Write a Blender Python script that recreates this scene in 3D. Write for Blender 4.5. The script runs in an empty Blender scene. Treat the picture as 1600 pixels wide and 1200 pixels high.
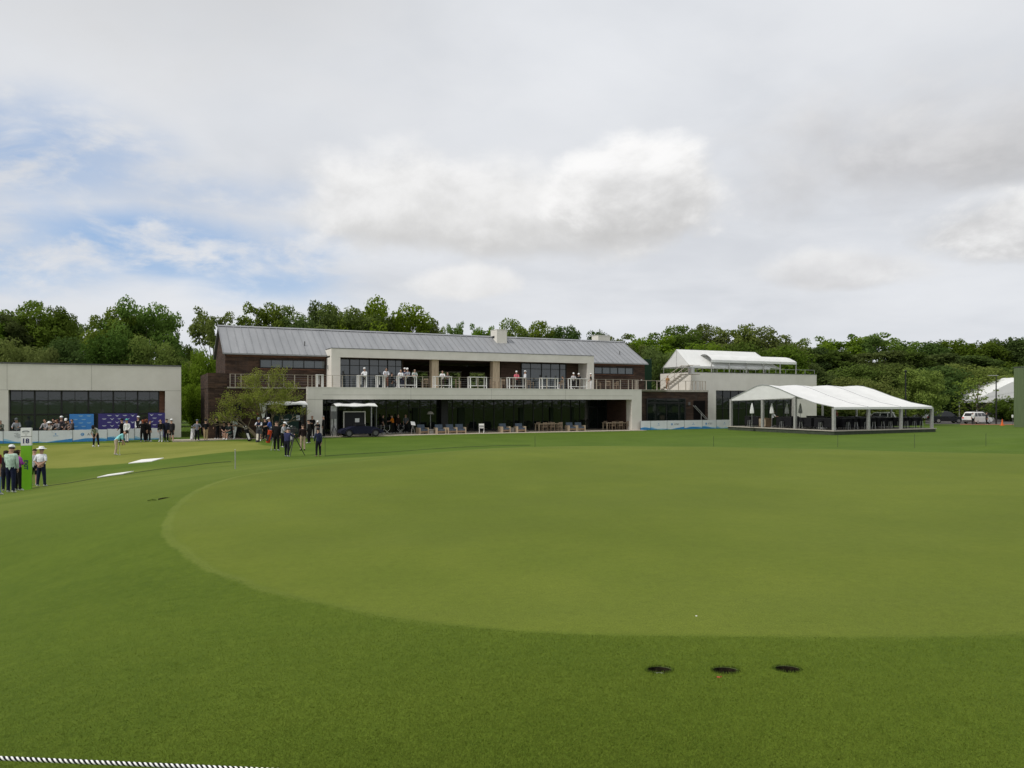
import bpy, bmesh, math, random
import numpy as np
from mathutils import Vector, Matrix
random.seed(11); np.random.seed(11)
S = bpy.context.scene
C = S.collection
R = math.radians
F, HY, CZ = 1186.0, 626.0, 3.1          # focal length in photo pixels, horizon row, eye height above the lawn
PI = math.pi

# ------------------------------------------------------------------ terrain
_cp = [(1130,1045,3.2),(800,1130,2.72),(300,1150,2.9),(1500,1100,2.85),(1000,990,3.8),(1500,990,3.8),(600,960,4.6),
(265,830,8.3),(40,900,7.6),(330,757,14),(480,729,18),(620,713,20),(760,701,21),(900,697,21),(1100,698,20.5),(1300,702,19.5),(1450,707,18),(1600,709.5,17.5),
(900,800,8.4),(1300,800,8.2),(600,800,9.2),(900,730,14),(1300,735,12.8),
(0,767,32),(150,750,31),(280,738,29),(400,727,28),(500,717.5,30),
(65,757,36),(181,712,48),(262,690,59),(150,698,54),(0,697,54),(458,714,44.5),(370,700,50),(300,690,59),(250,686,61)]
_P = [((px-800)/F*Y, Y, -(py-HY)/F*Y+CZ) for px, py, Y in _cp]
_P += [(0,0,1.55),(-3,0,1.45),(3,0,1.6),(0,-8,1.2),(-12,-6,.8),(14,-6,1.4),(-25,8,-.3),(-14,14,.35),(-38,30,-.9),(30,12,1.4),(32,26,.9)]
_P += [(5,44,0.05),(16,40,.1),(26,38,.15),(-5,58,0),(-17,62,0),(5,70,0),(15,77,0),(22,78,0),(29,66,0),(42,70,.1),(36,50,.15),(50,60,.1),(8,34,.55),(18,30,.75),(-2,36,.35),(-6,44,-.1),
(-28,62,0),(-40,54,-.1),(-50,60,-.1),(60,80,0),(55,100,-.3),(80,115,-.6),(-60,90,0),(-20,90,0),(30,100,0),(75,135,-.6),(-80,40,-1),(90,60,0),(0,110,0),(60,20,1),(-50,0,-.5),(70,-20,1),(-60,-40,0),(0,-50,1),(60,-60,1)]
_P = np.array(_P, float)
def _phi(r2): return 0.5*r2*np.log(r2+1e-9)
def _warp(X):
    r = np.sqrt((X**2).sum(-1))+1e-9
    return X/r[:, None]*np.log1p(r/6.)[:, None]
_W = _warp(_P[:, :2]); _n = len(_P)
_A = _phi(((_W[:, None]-_W[None])**2).sum(-1))+np.eye(_n)*1e-3
_Q = np.c_[np.ones(_n), _W]
_S = np.linalg.solve(np.block([[_A, _Q], [_Q.T, np.zeros((3, 3))]]), np.r_[_P[:, 2], 0, 0, 0])
def HH(x, y):
    x = np.asarray(x, float); y = np.asarray(y, float); sh = x.shape
    X = np.c_[x.ravel(), y.ravel()]; w = _warp(X); out = np.empty(len(X))
    for i in range(0, len(X), 20000):
        ww = w[i:i+20000]; d2 = ((ww[:, None]-_W[None])**2).sum(-1)
        out[i:i+20000] = _phi(d2)@_S[:-3]+_S[-3]+ww@_S[-2:]
    for mx_, my_, am, sx_, sy_ in ((33, 47, .45, 7, 1.8), (38, 55, .35, 8, 2.2), (27, 42, .25, 5, 1.6)): out += am*np.exp(-((X[:, 0]-mx_)/sx_)**2-((X[:, 1]-my_-.15*(X[:, 0]-mx_))/sy_)**2)
    r = np.sqrt((X**2).sum(-1)); t = np.clip((r-105)/60, 0, 1); t = t*t*(3-2*t)
    return (out*(1-t)-.3*t).reshape(sh)
def H(x, y): return float(HH(np.array([x]), np.array([y]))[0])
def ground(px, py, lo=2.2, hi=115):
    """the visible ground point seen along one photo direction"""
    k = (px-800)/F; Y = np.exp(np.linspace(math.log(lo), math.log(hi), 900))
    z = HH(k*Y, Y); p = HY-F*(z-CZ)/Y
    vis = np.minimum.accumulate(p)
    ok = np.where(p <= vis+1e-6, np.abs(p-py), 1e9)
    i = int(ok.argmin()); return Vector((k*Y[i], Y[i], z[i]))
def far(px, Y, z=None):
    x = (px-800)/F*Y
    return Vector((x, Y, H(x, Y) if z is None else z))

# ------------------------------------------------------------------ the clubhouse axes (u along the front, v away from it)
ANG = R(26); P0 = Vector((-17.4, 64.5, 0)); EU = Vector((math.cos(ANG), math.sin(ANG), 0)); EV = Vector((-math.sin(ANG), math.cos(ANG), 0))
def UV(u, v, z=0): return P0+EU*u+EV*v+Vector((0, 0, z))
def u_at(px, v):
    k = (px-800)/F
    return (k*(P0.y+EV.y*v)-P0.x-EV.x*v)/(EU.x-EU.y*k)

# ------------------------------------------------------------------ mesh building
class MB:
    def __init__(s): s.v = []; s.f = []
    def add(s, vs, fs):
        n = len(s.v); s.v += [tuple(q) for q in vs]; s.f += [tuple(i+n for i in q) for q in fs]; return s
    def box(s, x0, x1, y0, y1, z0, z1):
        return s.add([(x0,y0,z0),(x1,y0,z0),(x1,y1,z0),(x0,y1,z0),(x0,y0,z1),(x1,y0,z1),(x1,y1,z1),(x0,y1,z1)],
                     [(0,3,2,1),(4,5,6,7),(0,1,5,4),(1,2,6,5),(2,3,7,6),(3,0,4,7)])
    def bar(s, p, q, w, h=None, up=(0,0,1)):
        h = h or w; p = Vector(p); q = Vector(q); d = (q-p).normalized(); u = Vector(up)
        if abs(d.dot(u)) > .98: u = Vector((0, 1, 0))
        a = d.cross(u).normalized()*w/2; b = a.normalized().cross(d)*h/2
        return s.add([p-a-b, p+a-b, p+a+b, p-a+b, q-a-b, q+a-b, q+a+b, q-a+b],
                     [(0,3,2,1),(4,5,6,7),(0,1,5,4),(1,2,6,5),(2,3,7,6),(3,0,4,7)])
    def tube(s, pts, r, n=8, cap=True):
        pts = [Vector(p) for p in pts]; m = len(pts)
        rs = r if isinstance(r, (list, tuple)) else [r]*m
        vs = []; fs = []
        for i, p in enumerate(pts):
            d = (pts[min(i+1, m-1)]-pts[max(i-1, 0)]).normalized()
            u = Vector((0, 0, 1)) if abs(d.z) < .9 else Vector((0, 1, 0))
            a = d.cross(u).normalized(); b = d.cross(a)
            for j in range(n):
                t = 2*PI*j/n; vs.append(p+(a*math.cos(t)+b*math.sin(t))*rs[i])
        for i in range(m-1):
            for j in range(n): fs.append((i*n+j, i*n+(j+1)%n, (i+1)*n+(j+1)%n, (i+1)*n+j))
        if cap: fs.append(tuple(range(n))[::-1]); fs.append(tuple(range((m-1)*n, m*n)))
        return s.add(vs, fs)
    def lathe(s, prof, c=(0,0,0), n=16, axis='z', cap=True):
        vs = []; fs = []; m = len(prof)
        for r, h in prof:
            for j in range(n):
                t = 2*PI*j/n; a, b = r*math.cos(t), r*math.sin(t)
                vs.append({'z': (c[0]+a, c[1]+b, c[2]+h), 'x': (c[0]+h, c[1]+a, c[2]+b), 'y': (c[0]+a, c[1]+h, c[2]+b)}[axis])
        for i in range(m-1):
            for j in range(n): fs.append((i*n+j, i*n+(j+1)%n, (i+1)*n+(j+1)%n, (i+1)*n+j))
        if cap: fs.append(tuple(range(n))[::-1]); fs.append(tuple(range((m-1)*n, m*n)))
        return s.add(vs, fs)
    def prism(s, poly, y0, y1, axis='y'):
        """2-D outline given thickness; axis y: outline in x,z; axis x: outline in y,z; axis z: outline in x,y"""
        n = len(poly)
        def P(a, b, t): return {'y': (a, t, b), 'x': (t, a, b), 'z': (a, b, t)}[axis]
        vs = [P(a, b, y0) for a, b in poly]+[P(a, b, y1) for a, b in poly]
        return s.add(vs, [tuple(range(n)), tuple(range(n, 2*n))[::-1]]+[(i, i+n, (i+1)%n+n, (i+1)%n) for i in range(n)])
    def sheet(s, rows, th=0.0):
        m, n = len(rows), len(rows[0]); vs = [p for r in rows for p in r]
        fs = [(i*n+j, i*n+j+1, (i+1)*n+j+1, (i+1)*n+j) for i in range(m-1) for j in range(n-1)]
        if th:
            k = len(vs); vs = vs+[(p[0], p[1], p[2]-th) for p in vs]
            fs = fs+[tuple(i+k for i in reversed(f)) for f in fs]
            ed = [(0*n+j, j+1) for j in range(n-1)]+[((m-1)*n+j+1, (m-1)*n+j) for j in range(n-1)]+[((i+1)*n, i*n) for i in range(m-1)]+[(i*n+n-1, (i+1)*n+n-1) for i in range(m-1)]
            fs = fs+[(b, a, a+k, b+k) for a, b in ed]
        return s.add(vs, fs)
    def mesh(s, name, m, smooth=False):
        me = bpy.data.meshes.new(name); me.from_pydata(s.v, [], s.f); me.update()
        bm = bmesh.new(); bm.from_mesh(me); bmesh.ops.recalc_face_normals(bm, faces=bm.faces); bm.to_mesh(me); bm.free()
        if smooth:
            me.polygons.foreach_set('use_smooth', [True]*len(me.polygons))
            if smooth != 2: me.set_sharp_from_angle(angle=R(40))
        me.materials.append(m); return me
    def build(s, name, m, parent=None, smooth=False, loc=None):
        return link(name, s.mesh(name, m, smooth), parent, loc)
def link(name, me, parent=None, loc=None):
    o = bpy.data.objects.new(name, me); C.objects.link(o)
    if parent is not None: o.parent = parent
    if loc is not None: o.location = loc
    return o
def tag(o, label=None, cat=None, group=None, kind=None):
    if label: o['label'] = label
    if cat: o['category'] = cat
    if group: o['group'] = group
    if kind: o['kind'] = kind
    return o
def thing(name, label, cat, loc=(0,0,0), rz=0, group=None):
    o = bpy.data.objects.new(name, None); C.objects.link(o); o.location = loc; o.rotation_euler = (0, 0, rz); o.empty_display_size = .2
    return tag(o, label, cat, group)
def dup(root, loc, rz, label, group=None, scale=None):
    r = root.copy(); C.objects.link(r); r.location = loc; r.rotation_euler = (0, 0, rz); r['label'] = label
    if group: r['group'] = group
    if scale: r.scale = scale
    for ch in root.children:
        c = ch.copy(); C.objects.link(c); c.parent = r
        for g in ch.children:
            d = g.copy(); C.objects.link(d); d.parent = c
    return r
FONT = {}
def text(name, s, size, m, parent, M, depth=.004, bold=0.0):
    cu = bpy.data.curves.new('t', 'FONT'); cu.body = s; cu.size = size; cu.align_x = 'CENTER'; cu.align_y = 'CENTER'; cu.extrude = depth; cu.offset = bold
    o = bpy.data.objects.new('t', cu); C.objects.link(o)
    bpy.context.view_layer.update()
    me = bpy.data.meshes.new_from_object(o.evaluated_get(bpy.context.evaluated_depsgraph_get()))
    bpy.data.objects.remove(o); me.transform(M); me.materials.clear(); me.materials.append(m); me.name = name
    return link(name, me, parent)

# ------------------------------------------------------------------ node helpers
class X:
    """a socket or number with arithmetic"""
    nt = None
    def __init__(s, k): s.k = k
    @staticmethod
    def n(op, *a, clamp=False):
        nd = X.nt.nodes.new('ShaderNodeMath'); nd.operation = op; nd.use_clamp = clamp
        for i, q in enumerate(a): put(nd.inputs[i], q)
        return X(nd.outputs[0])
    def __add__(s, o): return X.n('ADD', s, o)
    __radd__ = __add__
    def __sub__(s, o): return X.n('SUBTRACT', s, o)
    def __rsub__(s, o): return X.n('SUBTRACT', o, s)
    def __mul__(s, o): return X.n('MULTIPLY', s, o)
    __rmul__ = __mul__
    def __truediv__(s, o): return X.n('DIVIDE', s, o)
    def __rtruediv__(s, o): return X.n('DIVIDE', o, s)
    def __pow__(s, o): return X.n('POWER', s, o)
def put(inp, q):
    if isinstance(q, X): q = q.k
    if isinstance(q, bpy.types.NodeSocket): X.nt.links.new(q, inp)
    elif isinstance(q, tuple) and len(q) == 3 and inp.type == 'RGBA': inp.default_value = q+(1,)
    else: inp.default_value = q
def ss(a, b, x):
    nd = X.nt.nodes.new('ShaderNodeMapRange'); nd.interpolation_type = 'SMOOTHSTEP'
    put(nd.inputs['Value'], x); put(nd.inputs['From Min'], a); put(nd.inputs['From Max'], b)
    return X(nd.outputs['Result'])
def mix(f, a, b, blend='MIX'):
    nd = X.nt.nodes.new('ShaderNodeMix'); nd.data_type = 'RGBA'; nd.blend_type = blend
    put(nd.inputs[0], f); put(nd.inputs[6], a); put(nd.inputs[7], b); return X(nd.outputs[2])
def noise(vec, scale, detail=4, rough=.55, dist=0.0, col=False):
    nd = X.nt.nodes.new('ShaderNodeTexNoise'); 
    if vec is not None: put(nd.inputs['Vector'], vec)
    nd.inputs['Scale'].default_value = scale; nd.inputs['Detail'].default_value = detail; nd.inputs['Roughness'].default_value = rough; nd.inputs['Distortion'].default_value = dist
    return X(nd.outputs[1 if col else 0])
def comb(x, y, z):
    nd = X.nt.nodes.new('ShaderNodeCombineXYZ'); put(nd.inputs[0], x); put(nd.inputs[1], y); put(nd.inputs[2], z); return X(nd.outputs[0])
def sep(v):
    nd = X.nt.nodes.new('ShaderNodeSeparateXYZ'); put(nd.inputs[0], v); return [X(q) for q in nd.outputs]
def vec(op, a, b):
    nd = X.nt.nodes.new('ShaderNodeVectorMath'); nd.operation = op; put(nd.inputs[0], a); put(nd.inputs[1], b); return X(nd.outputs[0])
def coord(w='Object'): return X(X.nt.nodes.new('ShaderNodeTexCoord').outputs[w])
def position(): return X(X.nt.nodes.new('ShaderNodeNewGeometry').outputs['Position'])
def bump(h, strength, dist=.01):
    nd = X.nt.nodes.new('ShaderNodeBump'); put(nd.inputs['Height'], h); nd.inputs['Strength'].default_value = strength; nd.inputs['Distance'].default_value = dist
    return X(nd.outputs[0])
def newmat(name):
    m = bpy.data.materials.new(name); m.use_nodes = True; X.nt = m.node_tree
    return m, m.node_tree.nodes['Principled BSDF']
def pm(name, col, rough=.6, spec=.4, metal=0.0, var=.12, scale=6.0, bmp=0.0, bscale=60.0, stretch=None, rnd=0.0):
    """a procedural surface: base colour broken up by two octaves of noise"""
    m, b = newmat(name)
    c = coord()
    if stretch: c = vec('MULTIPLY', c, stretch)
    n = noise(c, scale, 5, .6)
    lo = tuple(max(0, q*(1-var*1.6)) for q in col); hi = tuple(min(1, q*(1+var*1.2)) for q in col)
    k = mix(ss(.25, .75, n), lo, hi)
    if rnd:
        oi = X.nt.nodes.new('ShaderNodeObjectInfo'); hs = X.nt.nodes.new('ShaderNodeHueSaturation')
        put(hs.inputs['Value'], X(oi.outputs['Random'])*(2*rnd)+(1-rnd)); put(hs.inputs['Color'], k); k = X(hs.outputs[0])
    put(b.inputs['Base Color'], k); b.inputs['Roughness'].default_value = rough; b.inputs['Specular IOR Level'].default_value = spec; b.inputs['Metallic'].default_value = metal
    if bmp: put(b.inputs['Normal'], bump(noise(c, bscale, 3), bmp))
    return m
M = {}
def cloth(col):
    key = ('cloth',)+tuple(round(q, 3) for q in col)
    if key not in M: M[key] = pm('cloth', col, .9, .15, var=.18, scale=14, bmp=.25, bscale=40)
    return M[key]
def m_stucco():
    m, b = newmat('stucco'); p = coord(); x, y, z = sep(p)
    n = noise(p, .9, 5, .6); st = noise(vec('MULTIPLY', p, (2.6, 2.6, .10)), 1.0, 5, .6); fl = noise(p, 9, 4, .6)
    c = mix(ss(.25, .75, n), (.61,.585,.53), (.675,.65,.595)); c = mix(ss(.52, .80, st)*.16, c, (.44,.42,.375)); c = mix(ss(.55, .8, fl)*.12, c, (.70,.68,.64))
    put(b.inputs['Base Color'], c); b.inputs['Roughness'].default_value = .9; b.inputs['Specular IOR Level'].default_value = .2
    put(b.inputs['Normal'], bump(noise(p, 90, 3)+n*.6, .12)); return m
M['stucco'] = m_stucco()
M['stucco_joint'] = pm('stucco_joint', (.30,.285,.26), .9, .2)
M['coping'] = pm('coping', (.11,.11,.11), .5, .4, metal=.3)
M['black'] = pm('black_metal', (.012,.012,.013), .5, .4, var=.2)
M['dark'] = pm('dark_cloth', (.015,.015,.017), .9, .1, var=.25)
M['white'] = pm('white_paint', (.78,.78,.76), .45, .4, var=.03)
M['canvas'] = pm('tent_canvas', (.87,.875,.865), .75, .2, var=.03, scale=.8)
_t = M['canvas'].node_tree; X.nt = _t; put(_t.nodes['Principled BSDF'].inputs['Normal'], bump(noise(vec('MULTIPLY', coord(), (2.2, .7, 1)), 1.6, 4, .6, .6), .55, .06)); _tr = _t.nodes.new('ShaderNodeBsdfTranslucent'); _tr.inputs[0].default_value = (.75,.76,.74,1); _mx = _t.nodes.new('ShaderNodeMixShader'); _mx.inputs[0].default_value = .28
_t.links.new(_t.nodes['Principled BSDF'].outputs[0], _mx.inputs[1]); _t.links.new(_tr.outputs[0], _mx.inputs[2]); _t.links.new(_mx.outputs[0], _t.nodes['Material Output'].inputs[0])
M['steel'] = pm('galvanised_steel', (.45,.45,.44), .4, .5, metal=.7)
M['post'] = pm('rail_post', (.36,.315,.26), .6, .4)
M['tent_floor'] = pm('tent_floor', (.10,.09,.08), .85, .2)
M['tent_post'] = pm('aluminium_post', (.36,.36,.34), .5, .5, metal=.2)
M['wood_dark'] = pm('dark_timber', (.060,.034,.025), .8, .2, var=.3, scale=2, stretch=(.4,1,9))
M['wood'] = pm('teak', (.25,.17,.105), .7, .2, var=.2, scale=3, stretch=(1,12,12))
M['chair'] = pm('chair_wood', (.24,.18,.125), .75, .2, var=.12, scale=2)
M['wood_pale'] = pm('pale_timber', (.46,.37,.26), .75, .2, var=.12, scale=2, stretch=(6,6,.6))
M['wood_red'] = pm('red_timber', (.15,.075,.05), .8, .2, var=.3, scale=2, stretch=(.4,1,9))
M['deck'] = pm('deck_paving', (.40,.37,.32), .85, .2, var=.08)
M['patio'] = pm('patio_paving', (.42,.37,.30), .85, .2, var=.1, scale=2)
M['cushion'] = cloth((.09,.115,.15))
M['bark'] = pm('bark', (.10,.08,.06), .95, .1, var=.35, scale=5, stretch=(3,3,.6), bmp=.6, bscale=14)
M['skin'] = pm('skin', (.43,.26,.19), .6, .3, var=.06)
M['skin_dark'] = pm('skin_dark', (.16,.09,.06), .6, .3, var=.06)
M['rubber'] = pm('rubber', (.02,.02,.02), .8, .2)
M['rim'] = pm('wheel_rim', (.55,.55,.56), .3, .5, metal=.9)
M['navy'] = pm('navy_paint', (.008,.009,.026), .6, .2)
M['skirt'] = pm('green_skirt', (.055,.065,.045), .85, .2, var=.15, scale=3)
M['mesh_green'] = pm('green_windscreen', (.125,.165,.085), .85, .15, var=.07, scale=1.2, stretch=(4,4,.5))
M['mesh_dark'] = pm('dark_green_mesh', (.012,.035,.018), .85, .15, var=.2)
M['sign_green'] = pm('sign_green', (.16,.42,.01), .5, .4, var=.03)
M['sign_white'] = pm('sign_white', (.74,.74,.73), .5, .4, var=.02)
M['ink'] = pm('ink_navy', (.01,.012,.09), .5, .4, var=.02)
M['ink_grey'] = pm('ink_grey', (.22,.23,.25), .6, .3, var=.02)
M['banner'] = pm('banner_vinyl', (.66,.68,.70), .5, .35, var=.04, scale=1.5)
M['blue'] = pm('banner_blue', (.04,.22,.50), .5, .35, var=.05)
M['sky_blue'] = pm('banner_pale_blue', (.30,.52,.66), .5, .35, var=.05)
M['board_blue'] = pm('board_blue', (.05,.22,.56), .5, .3, var=.04)
M['board_purple'] = pm('board_purple', (.045,.035,.17), .5, .3, var=.06)
M['print'] = pm('white_print', (.55,.58,.66), .6, .3, var=.02)
M['soil'] = pm('soil', (.022,.018,.010), .95, .1, var=.5, scale=40, bmp=.8, bscale=60)
M['orange'] = pm('safety_orange', (.72,.14,.03), .6, .3)
M['car_white'] = pm('white_car_paint', (.75,.75,.74), .25, .5, var=.02)
M['car_dark'] = pm('dark_car_paint', (.012,.014,.018), .22, .5, var=.05)
M['asphalt'] = pm('asphalt', (.09,.085,.08), .9, .2, var=.15, scale=2)
M['mulch'] = pm('mulch', (.26,.13,.07), .95, .1, var=.3, scale=3)
M['lamp'] = pm('lamp_glass', (.7,.1,.08), .3, .5)

def m_glass(name, tint, rough=.03, spec=.5, wob=.0006):
    """dark window glass with a faint waviness; the rooms behind it are unlit"""
    m, b = newmat(name)
    put(b.inputs['Base Color'], tint); b.inputs['Roughness'].default_value = rough; b.inputs['Specular IOR Level'].default_value = spec
    put(b.inputs['Normal'], bump(noise(coord(), 1.6, 2), .25, wob*10)); return m
M['glass_low'] = m_glass('ground_floor_glass', (.007,.011,.009), .04, .5, .0014)
M['glass_up'] = m_glass('upper_glass', (.045,.060,.064), .03, 1.0)
M['glass_mid'] = m_glass('pavilion_glass', (.024,.032,.034), .035, .85)
M['glass_car'] = m_glass('car_glass', (.01,.012,.014), .05, .5)

def m_brick(name):
    m, b = newmat(name); p = coord(); x, y, z = sep(p)
    br = X.nt.nodes.new('ShaderNodeTexBrick'); put(br.inputs['Vector'], comb(x+y, z, 0)); br.inputs['Scale'].default_value = 1
    br.inputs['Brick Width'].default_value = .62; br.inputs['Row Height'].default_value = .145; br.inputs['Mortar Size'].default_value = .010
    put(br.inputs['Color1'], (.034,.022,.017)); put(br.inputs['Color2'], (.070,.045,.034)); put(br.inputs['Mortar'], (.019,.014,.011))
    big = noise(vec('MULTIPLY', p, (.5,.5,3.0)), 1.3, 5, .65); streak = noise(vec('MULTIPLY', p, (2.2,2.2,.22)), 1.5, 4, .6)
    c = mix(ss(.45, .75, big), X(br.outputs[0]), (.100,.060,.040)); c = mix(ss(.52, .8, streak)*.6, c, (.055,.046,.042))
    put(b.inputs['Base Color'], c); b.inputs['Roughness'].default_value = .9; b.inputs['Specular IOR Level'].default_value = .2
    put(b.inputs['Normal'], bump(X(br.outputs[1])*-1+noise(p, 18, 3)*.5, .5, .02)); return m
M['brick'] = m_brick('dark_weathered_brick')

def m_roof():
    m, b = newmat('zinc_roof'); p = coord(); x, y, z = sep(p)
    panel = X.n('FLOOR', x/.647); wn = X.nt.nodes.new('ShaderNodeTexWhiteNoise'); wn.noise_dimensions = '1D'; put(wn.inputs['W'], panel)
    n = noise(vec('MULTIPLY', p, (1.2,.35,.35)), 1.0, 5, .6)
    c = mix(ss(.3, .7, n)*.5+X(wn.outputs[0])*.5, (.235,.243,.255), (.305,.312,.323))
    put(b.inputs['Base Color'], c); b.inputs['Roughness'].default_value = .5; b.inputs['Metallic'].default_value = .25; return m
M['roof'] = m_roof()

def m_leaf(name, c0, c1, trans=.35, hue=.02, val=.22):
    m, b = newmat(name)
    oi = X.nt.nodes.new('ShaderNodeObjectInfo'); p = coord()
    n = noise(p, .45, 3, .6); n2 = noise(p, 3.0, 2, .6)
    k = mix(ss(.3, .7, n*.65+n2*.35), c0, c1)
    hs = X.nt.nodes.new('ShaderNodeHueSaturation'); rnd = X(oi.outputs['Random'])
    put(hs.inputs['Hue'], rnd*(2*hue)+(.5-hue)); put(hs.inputs['Value'], X.n('FRACT', rnd*7.31)*(2*val)+(1-val)); put(hs.inputs['Saturation'], X.n('FRACT', rnd*3.7)*.25+.85)
    put(hs.inputs['Color'], k); k = X(hs.outputs[0])
    put(b.inputs['Base Color'], k); b.inputs['Roughness'].default_value = .75; b.inputs['Specular IOR Level'].default_value = .06
    tr = X.nt.nodes.new('ShaderNodeBsdfTranslucent'); put(tr.inputs[0], k)
    mx = X.nt.nodes.new('ShaderNodeMixShader'); mx.inputs[0].default_value = trans
    X.nt.links.new(b.outputs[0], mx.inputs[1]); X.nt.links.new(tr.outputs[0], mx.inputs[2])
    X.nt.links.new(mx.outputs[0], m.node_tree.nodes['Material Output'].inputs[0]); return m
M['leaf_oak'] = m_leaf('oak_leaves', (.092,.150,.021), (.170,.238,.040), .48)
M['leaf_deep'] = m_leaf('deep_leaves', (.054,.092,.015), (.100,.148,.027), .45)
M['leaf_lime'] = m_leaf('lime_leaves', (.13,.20,.026), (.22,.30,.05), .4, .012, .1)
M['leaf_olive'] = m_leaf('olive_leaves', (.10,.125,.03), (.17,.20,.055), .4, .012, .1)

# ------------------------------------------------------------------ camera, light, sky
cam_d = bpy.data.cameras.new('camera'); cam = bpy.data.objects.new('camera', cam_d); C.objects.link(cam); S.camera = cam
cam.location = (0, 0, CZ); cam.rotation_euler = (R(90), 0, 0); cam_d.sensor_width = 36; cam_d.lens = F/1600*36; cam_d.shift_y = (HY-600)/1600
cam_d.clip_start = .05; cam_d.clip_end = 9000
S.view_settings.view_transform = 'Standard'; S.view_settings.look = 'None'; S.view_settings.exposure = .17; S.view_settings.gamma = 1
S.cycles.max_bounces = 6; S.cycles.diffuse_bounces = 3; S.cycles.glossy_bounces = 3; S.cycles.transmission_bounces = 4; S.cycles.use_denoising = True

SUN_EL, SUN_AZ = 52, -125               # degrees; azimuth measured from the view direction, negative = left, so the sun is behind on the left
sd = bpy.data.lights.new('sun', 'SUN'); sd.energy = 2.4; sd.angle = R(14); sd.color = (1, .96, .9)
sun = bpy.data.objects.new('sun', sd); C.objects.link(sun)
sdir = Vector((math.sin(R(SUN_AZ))*math.cos(R(SUN_EL)), math.cos(R(SUN_AZ))*math.cos(R(SUN_EL)), math.sin(R(SUN_EL))))
sun.rotation_euler = sdir.to_track_quat('Z', 'Y').to_euler()

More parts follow.
